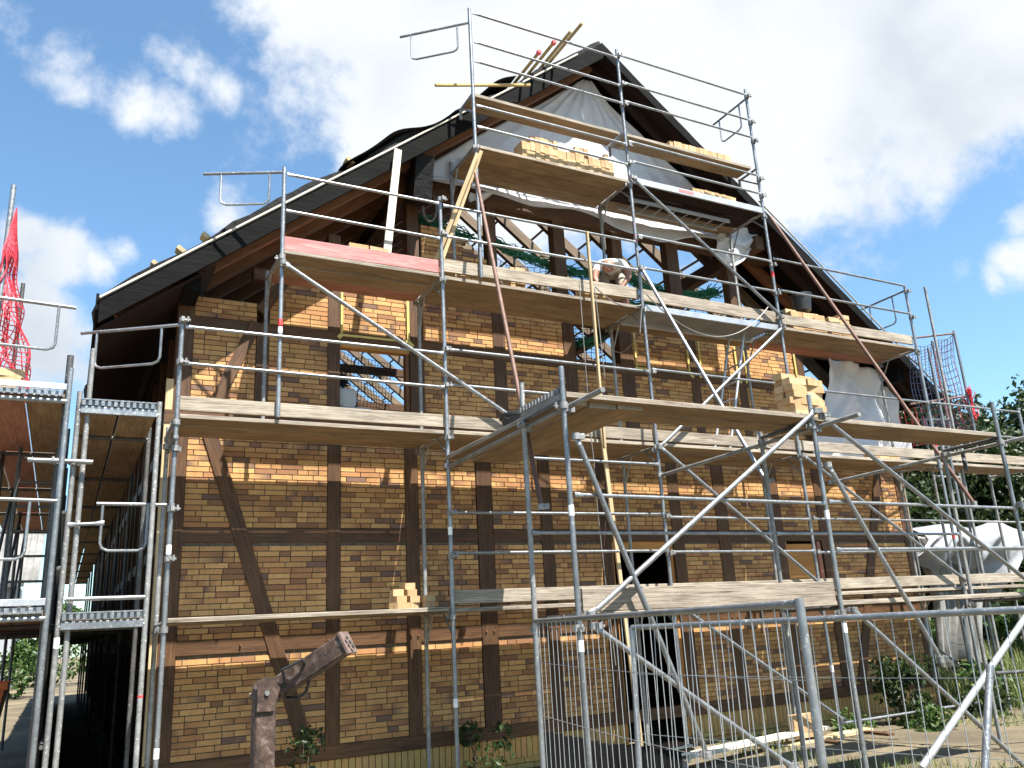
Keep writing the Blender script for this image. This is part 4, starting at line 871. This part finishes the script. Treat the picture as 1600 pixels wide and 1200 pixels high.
E_ = [('pel', 'sp'), ('sp', 'ch'), ('ch', 'nk'), ('nk', 'hd'), ('hd', 'hd2'), ('ch', 'sl'), ('sl', 'se'), ('se', 'el'), ('el', 'wl'), ('ch', 'sr'), ('sr', 're'), ('re', 'er'), ('er', 'wr'), ('pel', 'hl'), ('hl', 'kl'), ('kl', 'al'), ('al', 'tl'), ('pel', 'hr'), ('hr', 'kr'), ('kr', 'ar'), ('ar', 'tr')]
sm = [1, 1, 1, 0, 0, 1, 1, 0, 0, 1, 1, 0, 0, 2, 2, 0, 3, 2, 2, 0, 3]
rd = dict(pel=.14, sp=.14, ch=.145, nk=.055, hd=.098, hd2=.082, sl=.075, se=.064, el=.048, wl=.032, sr=.075, re=.064, er=.048, wr=.032, hl=.10, kl=.07, al=.045, tl=.035, hr=.10, kr=.07, ar=.045, tr=.035)
body = skinmesh(P_, [(nm.index(a), nm.index(b)) for a, b in E_], [rd[k] for k in nm], 0, ['skin', 'shirt', 'shorts', 'black_plastic'], sm)
pe = thing('person', (bx, by, bz), 'worker in white T-shirt and shorts crouching over bricks on the third deck', 'person')
link('body', body, pe)
for sgn, wk in ((-1, 'wl'), (1, 'wr')):   # gloved hands, five fingers closing on a brick
    w0 = V((bx, by, bz))+V(J[wk]); hm_p = [w0, w0+V((0, -.03, -.05)), w0+V((0, -.045, -.085))]; hp = hm_p[:]; he = [(0, 1), (1, 2)]; hr_ = [.03, .036, .034]
    for k in range(4):
        b0 = len(hp); xo = (-.03+.02*k); hp += [hm_p[2]+V((xo, -.02, -.01)), hm_p[2]+V((xo*1.1, -.035, -.04)), hm_p[2]+V((xo*1.1, -.02, -.065+.004*abs(k-1)))]; he += [(2, b0), (b0, b0+1), (b0+1, b0+2)]; hr_ += [.0105, .0095, .008]
    b0 = len(hp); hp += [hm_p[1]+V((-sgn*.04, -.015, -.01)), hm_p[1]+V((-sgn*.055, -.035, -.035))]; he += [(1, b0), (b0, b0+1)]; hr_ += [.012, .009]
    link('glove', skinmesh(hp, he, hr_, 0, ['glove'], [0]*len(he), 1), pe)
m = MB(); hh = V((-.052, -.35, .61))
for sgn in (-1, 1):
    m.box(hh+V((sgn*.083, .02, -.0)), (.018, .03, .05)); m.box(hh+V((sgn*.03, -.088, -.035)), (.02, .012, .008))
m.box(hh+V((0, -.098, -.06)), (.022, .03, .035)); m.box(hh+V((0, -.075, -.095)), (.045, .012, .008)); m.v = [tuple(V((bx, by, bz)) + _q @ V(p)) for p in m.v]; solid('face', m, 'skin', pe)
loose((bx-.17, by-.23, bz+.20), .1, 'pale brick held between the worker\'s gloves', None)

# ------------------------------------------------------------------ site fence, steel arm, ground clutter
def fence(p0, p1, z, lean, label):
    f = thing('construction_fence', (p0[0], p0[1], GZ), label, 'fence', None); p0 = V((p0[0], p0[1], 0)); p1 = V((p1[0], p1[1], 0)); u = (p1-p0); Lh = u.length
    ln = V(lean)
    def at(s_, h): return p0+u*s_+V((0, 0, GZ+.06+(z-GZ-.06)*h))+ln*(1-h)
    for s_ in (0, 1): tube('fence_post', at(s_, 0), at(s_, 1.012 if s_ else 1), f, .021, 'steel')
    for h in (.03, 1): tube('fence_rail', at(0, h), at(1, h), f, .019, 'steel')
    m = MB()
    for i in range(1, 36):
        s_ = i/36; w_ = .012*math.sin(i*2.1); m.tube([at(s_, .03), at(s_+w_*.3, .5)+V((0, w_*.5, 0)), at(s_, 1)], .0027, 4)
    for h in (.28, .62, .83): m.tube([at(k/12, h)+V((0, 0, -.02*math.sin(math.pi*k/12))) for k in range(13)], .0022, 4)
    solid('wire_mesh', m, 'alu', f)
    for s_ in (0, 1): mm = MB(); q = at(s_, 0); mm.box((q.x, q.y, GZ+.07), (.24, .62, .13)); solid('fence_foot', mm, 'fibre_cement', f)
    return f
fence((2.64, -2.40), (2.07, -5.90), 1.715, (0, 0, 0), 'mesh site fence panel joined to the post of the projecting scaffold bay')
fence((2.77, -3.60), (3.78, -6.95), 1.63, (-.12, -.05, 0), 'leaning mesh site fence panel overlapping the doorway')
# rusty steel jib with bolt holes
A = thing('steel_jib', (0, -4.5, GZ), 'rusty box-section steel post with a raised arm full of bolt holes', 'steel arm')
a0, a1 = PY(402, 1097, -4.42), PY(540, 1006, -4.72)
beam('arm', a0, a1, .085, .095, 'rust_steel', A, k=.007); pc = PY(413, 1075, -4.5); beam('post', (pc.x, pc.y, GZ+.05), pc, .095, .095, 'rust_steel', A, up=(0, -1, 0), k=.007)
m = MB(); m.box((pc.x, pc.y, GZ+.06), (.4, .4, .03)); solid('base_plate', m, 'rust_steel', A)
u = (a1-a0).normalized(); nrm = V((0, -1, 0)); upv = u.cross(nrm).normalized()
m = MB()
for k in range(6):
    for h in (-.018, .02): c = a0.lerp(a1, .22+.14*k)+nrm*.0435+upv*h; m.tube([c-nrm*.002, c+nrm*.0025], .008, 8)
for sy in (-.025, .025):
    for h in (-.025, .0, .025): c = a1+u*.016+nrm*sy+upv*h*-1; m.tube([c-u*.002, c+u*.003], .009, 8)
solid('bolt_holes', m, 'ink', A)
pts = [a0.lerp(a1, .25)+upv*.05]+[a0.lerp(a1, .25+.09*k)+upv*(.06+.03*math.sin(k*1.2))+nrm*.03*math.sin(k*.9) for k in range(5)]+[a0.lerp(a1, .55)-upv*.06+nrm*.06, a0.lerp(a1, .35)-upv*.07+nrm*.06, a0.lerp(a1, .25)+upv*.04+nrm*.05]
poly('pull_strap', pts, .008, 'black_plastic', A, 6)
for sg in (-1, 1):
    gp = MB(); c0 = pc+V((0, sg*.054, 0)); q4 = [c0+V((-.042, 0, -.10)), c0+V((.035, 0, -.10)), c0+V((.065, 0, .01)), c0+V((.02, 0, .05)), c0+V((-.042, 0, .02))]
    gp.add([p+V((0, .005, 0)) for p in q4]+[p-V((0, .005, 0)) for p in q4], [(0, 1, 2, 3, 4), (9, 8, 7, 6, 5)]+[(i, i+5, (i+1) % 5+5, (i+1) % 5) for i in range(5)]); solid('gusset_plate', gp, 'rust_steel', A)
pin = MB(); pin.tube([pc+V((0, -.068, -.02)), pc+V((0, .068, -.02))], .011, 10); solid('pivot_pin', pin, 'steel_old', A, True)
ep = MB(); ep.box((0, 0, 0), (.012, .10, .11)); e_ = link('end_plate', ep.mesh('end_plate', 'pale_rust'), A, frameM(a1, a1+u*.02))
cl = MB(); cl.box((pc.x, pc.y, .95), (.115, .115, .02)); solid('collar_plate', cl, 'steel_old', A)
ch = [V((pc.x-.02+.02*math.cos(k), pc.y-.09, .98+.02*k*.6+.01*math.sin(k*2))) for k in range(12)]; poly('chain', ch, .008, 'alu', A, 5)
# black boarding, planks and tubes on the ground
bf = thing('black_boards', (3.9, -1.0, GZ), 'row of black weathered boards standing behind the site fence', 'boards')
for k in range(16):
    x = 3.35+.115*k; hgt = .98-.025*k+uni(-.02, .02)-GZ-.30; beam('board', (x, -1.25+.02*k, GZ+.05), (x, -1.25+.02*k, GZ+hgt), .03, .10, 'tarred_wood', bf, up=(1, 0, 0))
for k in range(5): tag(beam('stacked_board', (4.55+.03*k, -.75+uni(-.04, .04), .20+.035*k), (5.3+uni(0, .15), -.7, .21+.035*k), .16, .028, 'pale_wood' if k % 2 else 'timber'), 'old board in the small stack before the doorway', 'board', 'boards before the doorway')
for x, lb in ((4.7, 'grey block under the near end of the old board stack'), (5.15, 'grey block under the doorway end of the old board stack')):
    m = MB(); m.box((x, -.72, (GZ+.18)/2), (.3, .2, .18-GZ-.01)); tag(solid('concrete_block', m, 'fibre_cement', None), lb, 'block')
for p, q, mt, lb in (((5.0, -.55, .16), (8.6, .35, .12), 'pale_wood', 'long pale plank on low trestles along the plinth'), ((7.6, .1, .0), (9.4, .3, .02), 'new_wood', 'light plank under the brick stack by the plinth'), ((8.1, -1.5, -.12), (12.4, -.9, -.14), 'timber', 'dark plank lying in the gravel near the plants'), ((9.6, -1.4, -.15), (13.5, -2.0, -.13), 'pale_wood', 'bleached plank lying among the weeds')):
    tag(beam('ground_plank', p, q, .2, .045, mt), lb, 'plank')
for x, lb in ((5.6, 'dark timber block under the long pale plank by the doorway'), (8.2, 'dark timber block under the bricks by the plinth'), (9.2, 'dark timber block under the light plank end')):
    m = MB(); m.box((x, -.02 if x > 7 else -.4, GZ+.18), (.12, .5, .24)); tag(solid('timber_block', m, 'timber', None), lb, 'block')
tag(tube('loose_tube', PZ(1210, 1188, -.12), PZ(1620, 1152, -.12), None, .0242, 'steel'), 'long scaffold tube lying across the gravel', 'tube')
tag(tube('loose_tube', PZ(1560, 1195, -.14), PZ(1640, 1140, -.14), None, .0242, 'steel'), 'short scaffold tube lying crosswise in the grass', 'tube')
for k, (a_, b_, lb) in enumerate((((1330, 1160), (1590, 1190), 'scaffold tube lying among the rubble below the brace foot'), ((1290, 1178), (1420, 1140), 'short scaffold tube half buried in the rubble'), ((1480, 1150), (1610, 1120), 'scaffold tube lying at the edge of the tall grass'))):
    tag(tube('loose_tube', PZ(*a_, -.13), PZ(*b_, -.10), None, .0242, 'steel_old'), lb, 'tube')
for k, (a_, b_, lb) in enumerate((((1470, 1170), (1600, 1178), 'broad pale board lying in the gravel'), ((1400, 1130), (1480, 1112), 'short grey board beside the corner shrub'), ((1250, 1150), (1330, 1170), 'splintered board under the leaning standard'))):
    tag(beam('ground_plank', PZ(*a_, -.15), PZ(*b_, -.14), .16, .03, ('pale_wood', 'plank', 'timber')[k]), lb, 'plank')
tag(tube('prop_tube', PY(1604, 962, -4.6), PY(1440, 1200, -4.6)+V((0, 0, 0)), None, .0242, 'alu'), 'bright slanting prop tube in front of the tall grass', 'tube')
bot = PY(1500, 1230, -4.9); bot.z = GZ+.05
tag(tube('prop_tube', PY(1547, 1040, -4.85), V((bot.x-.25, bot.y-.1, GZ+.02)), None, .0242, 'steel'), 'capped tube post leaning beside the bright prop', 'tube')
tag(tube('ground_rail', PY(1555, 1052, -1.0), PY(1660, 1045, -1.0), None, .0242, 'steel_dark'), 'dark level tube behind the capped post', 'tube')

# ------------------------------------------------------------------ wrapped stack beyond the corner
wt = thing('hanging_sheet', PY(1500, 1040, 2.2), 'big white plastic sheet hung over a scaffold rail beyond the house corner', 'plastic sheet')
def fold(u, k, ph): q = (u*k+ph) % 1; return abs(q-.5)*2
def curtain(u, v):
    x = (1424+128*u)*(1-v)+(1486+64*u)*v + 12*math.sin(v*4+u*2); y = 832+212*v-16*v*u+8*math.sin(u*9)
    p = PY(x, y, 2.2); return p + V((0, .26*(fold(u, 5, .1*math.sin(v*3))-.5)*(.3+.7*v) + .10*fold(u, 11, v*.3) + .05*noise.noise(V((u*5, v*4, 1))), 0))
m = MB(); m.grid(curtain, 90, 50); o = solid('curtain', m, 'white_tarp', wt, True); o.modifiers.new('thick', 'SOLIDIFY').thickness = .004
def hood(u, v):
    lobe = 14*math.exp(-((u-.82)/.13)**2) + 9*math.exp(-((u-.3)/.25)**2); x = 1420+168*u + 6*math.sin(v*5+u*7); yt = 828-lobe+22*max(0, u-.9)*10*.1; yb = 872+26*fold(u, 3.4, .2)+(46*math.exp(-((u-.86)/.10)**2))
    p = PY(x, yt+(yb-yt)*v, 2.0); return p + V((0, -.38*math.sin(math.pi*min(1, v*1.05))**.8 + .14*fold(u*1.2+v*.35, 6, 0)*v + .10*noise.noise(V((u*7, v*3, 5))), 0))
m = MB(); m.grid(hood, 110, 30); o = solid('top_fold', m, 'clear_plastic', wt, True); o.modifiers.new('thick', 'SOLIDIFY').thickness = .004
tube('hanging_rail', PY(1415, 828, 2.22), PY(1600, 836, 2.22), R, .0242, 'steel_old')

# ------------------------------------------------------------------ vegetation
def leafball(m, c, r, n, s, flat=1.0):
    for _ in range(n):
        d = V((random.gauss(0, 1), random.gauss(0, 1), random.gauss(0, 1))).normalized(); q = V(c)+V((d.x*r[0], d.y*r[1], d.z*r[2]))*(uni(.35, 1)**.5)
        a = V((random.gauss(0, 1), random.gauss(0, 1), random.gauss(0, .7)+.2)).normalized(); b = a.orthogonal().normalized(); b = Matrix.Rotation(uni(0, 6.28), 3, a) @ b; e = a.cross(b); k = s*uni(.6, 1.3)
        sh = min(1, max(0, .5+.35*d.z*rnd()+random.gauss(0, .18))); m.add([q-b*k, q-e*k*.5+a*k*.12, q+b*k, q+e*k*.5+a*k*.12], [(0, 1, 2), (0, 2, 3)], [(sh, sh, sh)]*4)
def tree(name, c, h, cr, label, mat, seed, n=60, leaf=.16, per=110, low=.3, group=None, cat='tree'):
    random.seed(seed); t = thing(name, c, label, cat, group); c = V(c); m = MB(); tr_ = MB()
    sp = [c+V((uni(-.1, .1)*h*.1*k, uni(-.1, .1)*h*.1*k, h*.85*k/5)) for k in range(6)]; tr_.tube(sp, [h*.028*(1-.15*k) for k in range(6)], 8)
    for k in range(n):
        z = low+(1-low)*rnd()**.8; prof = math.sin(math.pi*min(1, max(.06, (z-low)/(1-low)*.86+.12)))**.6; a = uni(0, 6.28); rr = cr*prof*uni(.25, 1)**.6
        q = c+V((math.cos(a)*rr, math.sin(a)*rr, z*h)); s_ = cr*uni(.16, .30); leafball(m, q, (s_, s_, s_*.75), per, leaf)
        if k % 4 == 0: st = sp[min(4, max(1, int(z*4)))]; tr_.tube([st, st.lerp(q, .5)+V((0, 0, -.05*h)), q], [h*.010, h*.006, h*.003], 5)
    solid('trunk', tr_, 'bark', t, True); o = solid('crown', m, mat, t); random.seed(seed+100); return t
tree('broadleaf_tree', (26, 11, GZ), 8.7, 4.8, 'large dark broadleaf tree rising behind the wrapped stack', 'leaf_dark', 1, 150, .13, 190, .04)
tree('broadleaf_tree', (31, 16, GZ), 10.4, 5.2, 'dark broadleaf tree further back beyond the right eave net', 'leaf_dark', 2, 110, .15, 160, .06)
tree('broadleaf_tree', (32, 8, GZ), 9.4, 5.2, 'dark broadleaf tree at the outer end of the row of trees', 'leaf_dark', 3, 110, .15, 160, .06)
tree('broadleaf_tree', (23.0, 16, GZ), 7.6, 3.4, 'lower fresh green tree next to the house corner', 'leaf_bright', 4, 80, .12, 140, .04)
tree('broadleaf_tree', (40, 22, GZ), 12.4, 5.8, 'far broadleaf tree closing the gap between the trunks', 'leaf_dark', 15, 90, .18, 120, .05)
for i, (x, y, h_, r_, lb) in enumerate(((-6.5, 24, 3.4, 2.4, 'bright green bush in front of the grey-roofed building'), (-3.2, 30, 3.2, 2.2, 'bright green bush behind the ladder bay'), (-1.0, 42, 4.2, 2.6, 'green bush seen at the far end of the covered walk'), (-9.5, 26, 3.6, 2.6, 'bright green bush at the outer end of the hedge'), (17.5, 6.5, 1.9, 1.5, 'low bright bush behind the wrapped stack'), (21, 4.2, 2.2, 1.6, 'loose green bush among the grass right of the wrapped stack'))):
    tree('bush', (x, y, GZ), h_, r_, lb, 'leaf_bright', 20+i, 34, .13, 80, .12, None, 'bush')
tree('broadleaf_tree', (-9.2, 15, GZ), 11.5, 2.9, 'broadleaf tree whose edge shows beside the loading scaffold', 'leaf_dark', 31, 60, .17, 90, .25)
def shrub(c, h, r, label, seed, n=16, leaf=.055, mat='leaf_dark'):
    random.seed(seed); t = thing('shrub', c, label, 'shrub'); c = V(c); m = MB(); st = MB()
    for k in range(n):
        a = uni(0, 6.28); q = c+V((math.cos(a)*r*uni(.2, 1), math.sin(a)*r*.6*uni(.2, 1), h*uni(.2, 1))); st.tube([c+V((uni(-.08, .08), uni(-.05, .05), 0)), c.lerp(q, .5)+V((0, 0, .08)), q], [.008, .006, .003], 4); leafball(m, q, (.16, .13, .14), 34, leaf)
    solid('stems', st, 'bark', t); solid('foliage', m, mat, t); return t
shrub((10.35, .35, GZ+.03), 1.15, .55, 'dark leafy shrub growing against the plinth by the slanting brace', 41, 30); shrub((10.0, -.25, GZ+.03), .55, .45, 'low leafy weeds in front of the dark shrub', 42, 18, .05, 'leaf_bright'); shrub((11.7, .1, GZ+.03), .62, .55, 'leafy shrub at the right corner of the plinth', 43, 26, .05)
shrub((9.3, .5, GZ+.05), .45, .35, 'small pale weed at the plinth beside the timber block', 47, 12, .045, 'leaf_bright'); shrub((13.6, -.6, GZ+.05), .7, .7, 'rough green weeds at the edge of the tall grass', 48, 24, .05, 'leaf_bright'); shrub((12.7, .6, GZ+.03), .9, .6, 'bushy green weed just past the house corner', 44, 26, .05, 'leaf_bright'); shrub((3.6, .8, GZ+.03), .75, .35, 'thin dark weed at the plinth between two standards', 45, 9, .045); shrub((1.5, .75, GZ+.03), 1.0, .2, 'thin climbing weed below the wall brace', 46, 6, .04)
random.seed(77)
def grassfield(name, n, area, hr, label):
    m = MB(); k = 0
    while k < n:
        x, y = uni(area[0], area[1]), uni(area[2], area[3])
        if area[4] and noise.noise(V((x*.5, y*.5, 3))) < area[4]: continue
        k += 1; h = uni(*hr); a = uni(0, 6.28); d = V((math.cos(a), math.sin(a), 0)); w_ = .011*uni(.7, 1.7); b = V((-d.y, d.x, 0)); p = V((x, y, gh(x, y)-.01)); t_ = uni(.1, .45)*h; sh = rnd()
        m.add([p-b*w_, p+b*w_, p+b*w_*.7+d*t_*.4+V((0, 0, h*.6)), p-b*w_*.7+d*t_*.4+V((0, 0, h*.6)), p+d*t_+V((0, 0, h))], [(0, 1, 2, 3), (3, 2, 4)], [(sh, sh, sh)]*5)
    o = solid(name, m, 'grass_blade', None); o['kind'] = 'stuff'; return tag(o, label, 'grass')
grassfield('tall_grass', 22000, (12.6, 24, -3.2, 9, 0), (.35, 1.0), 'tall seeding grass beyond the house corner'); grassfield('yard_grass', 9000, (6.6, 14, -3.8, 1.0, .12), (.08, .36), 'short patchy grass in the gravel before the plinth'); grassfield('left_grass', 7000, (-7, -1.2, 4, 20, -.1), (.08, .3), 'short grass behind the loading scaffold')
gv = MB()
for _ in range(6000):
    x, y = uni(7.5, 14), uni(-2.8, 1.0); s_ = uni(.02, .085); gv.box((x, y, gh(x, y)+s_*.2), (s_*uni(.8, 1.6), s_, s_*.7), Matrix.Rotation(uni(0, 3), 3, 'Z') @ Matrix.Rotation(uni(-.5, .5), 3, 'X'))
o = solid('rubble', gv, 'sand', None); o['kind'] = 'stuff'; tag(o, 'pale stony rubble strewn before the plinth', 'rubble')

# ------------------------------------------------------------------ left background
Bd = thing('shed_building', (-9, 38, GZ), 'white walled shed with grey corrugated roof beyond the scaffold', 'building')
m = MB(); m.box((-8.6, 42, 2.3), (11.5, 7, 5.2)); solid('wall', m, 'white_paint', Bd)
m = MB()
def rfn(u, v): x = -15+13*u; return V((x, 37.8+4.4*v, 4.9+3.0*v+.045*math.sin(x*22)))
m.grid(rfn, 420, 2); rr_ = solid('roof', m, 'fibre_cement', Bd, True); md = rr_.modifiers.new('thick', 'SOLIDIFY'); md.thickness = .04
m = MB(); m.box((-9, 37.75, 4.75), (12.9, .12, .18)); solid('gutter', m, 'steel_dark', rr_)
m = MB()
def mound(u, v): a = u*6.283; r_ = v*2.2; return V((-4.3+r_*math.cos(a)*1.2, 9+r_*math.sin(a), GZ+.02+1.0*max(0, 1-v)**1.2*(1+.25*noise.noise(V((math.cos(a), math.sin(a), v*3))))))
m.grid(mound, 40, 14); o = solid('sand_heap', m, 'sand', None, True); tag(o, 'pale sand heap behind the loading scaffold', 'sand heap')
sx = PY(9, 1065, 3.0).x
sk = thing('waste_skip', (sx-1.2, 3.6, GZ), 'orange steel waste skip at the far left edge', 'skip'); m = MB(); a = [(sx-2.4, 3.0), (sx, 3.0), (sx, 4.3), (sx-2.4, 4.3)]
m.add([(x, y, GZ+.06) for x, y in ((sx-2.1, 3.1), (sx-.25, 3.1), (sx-.25, 4.2), (sx-2.1, 4.2))] + [(x, y, 1.35) for x, y in a], [(3, 2, 1, 0), (0, 1, 5, 4), (1, 2, 6, 5), (2, 3, 7, 6), (3, 0, 4, 7)]); solid('tub', m, 'skip_orange', sk)
m = MB()
for x in (sx-2.0, sx-1.2, sx-.4): m.box((x, 3.02, .55), (.08, .06, 1.4))
m.box((sx-1.2, 2.98, 1.33), (2.45, .08, .08)); solid('rim', m, 'skip_orange', sk)
# clutter on the floor of the covered walk
for k in range(9): tag(beam('old_board', (-.75+uni(-.1, .1), .3+.45*k, GZ+.06+.02*(k % 3)), (-.25+uni(-.1, .1), .75+.45*k, GZ+.07+.02*(k % 3)), .2, .03, 'timber' if k % 2 else 'rafter_wood'), 'old board dumped on the floor of the covered walk', 'board', 'boards on the walk floor')
for k in range(5): tag(beam('old_board', (-2.1+.25*k, -.1+uni(-.2, .2), .35+.05*k), (-1.5+.2*k, .6, .30+.12*(k % 2)), .2, .04, 'red_wood' if k % 2 else 'timber'), 'reddish board piled under the loading scaffold', 'board', 'boards under the loading scaffold')
m = MB(); m.box((-1.6, .3, .02), (1.2, .8, .5)); tag(solid('debris_box', m, 'timber', None), 'dark low crate under the loading scaffold boards', 'crate')
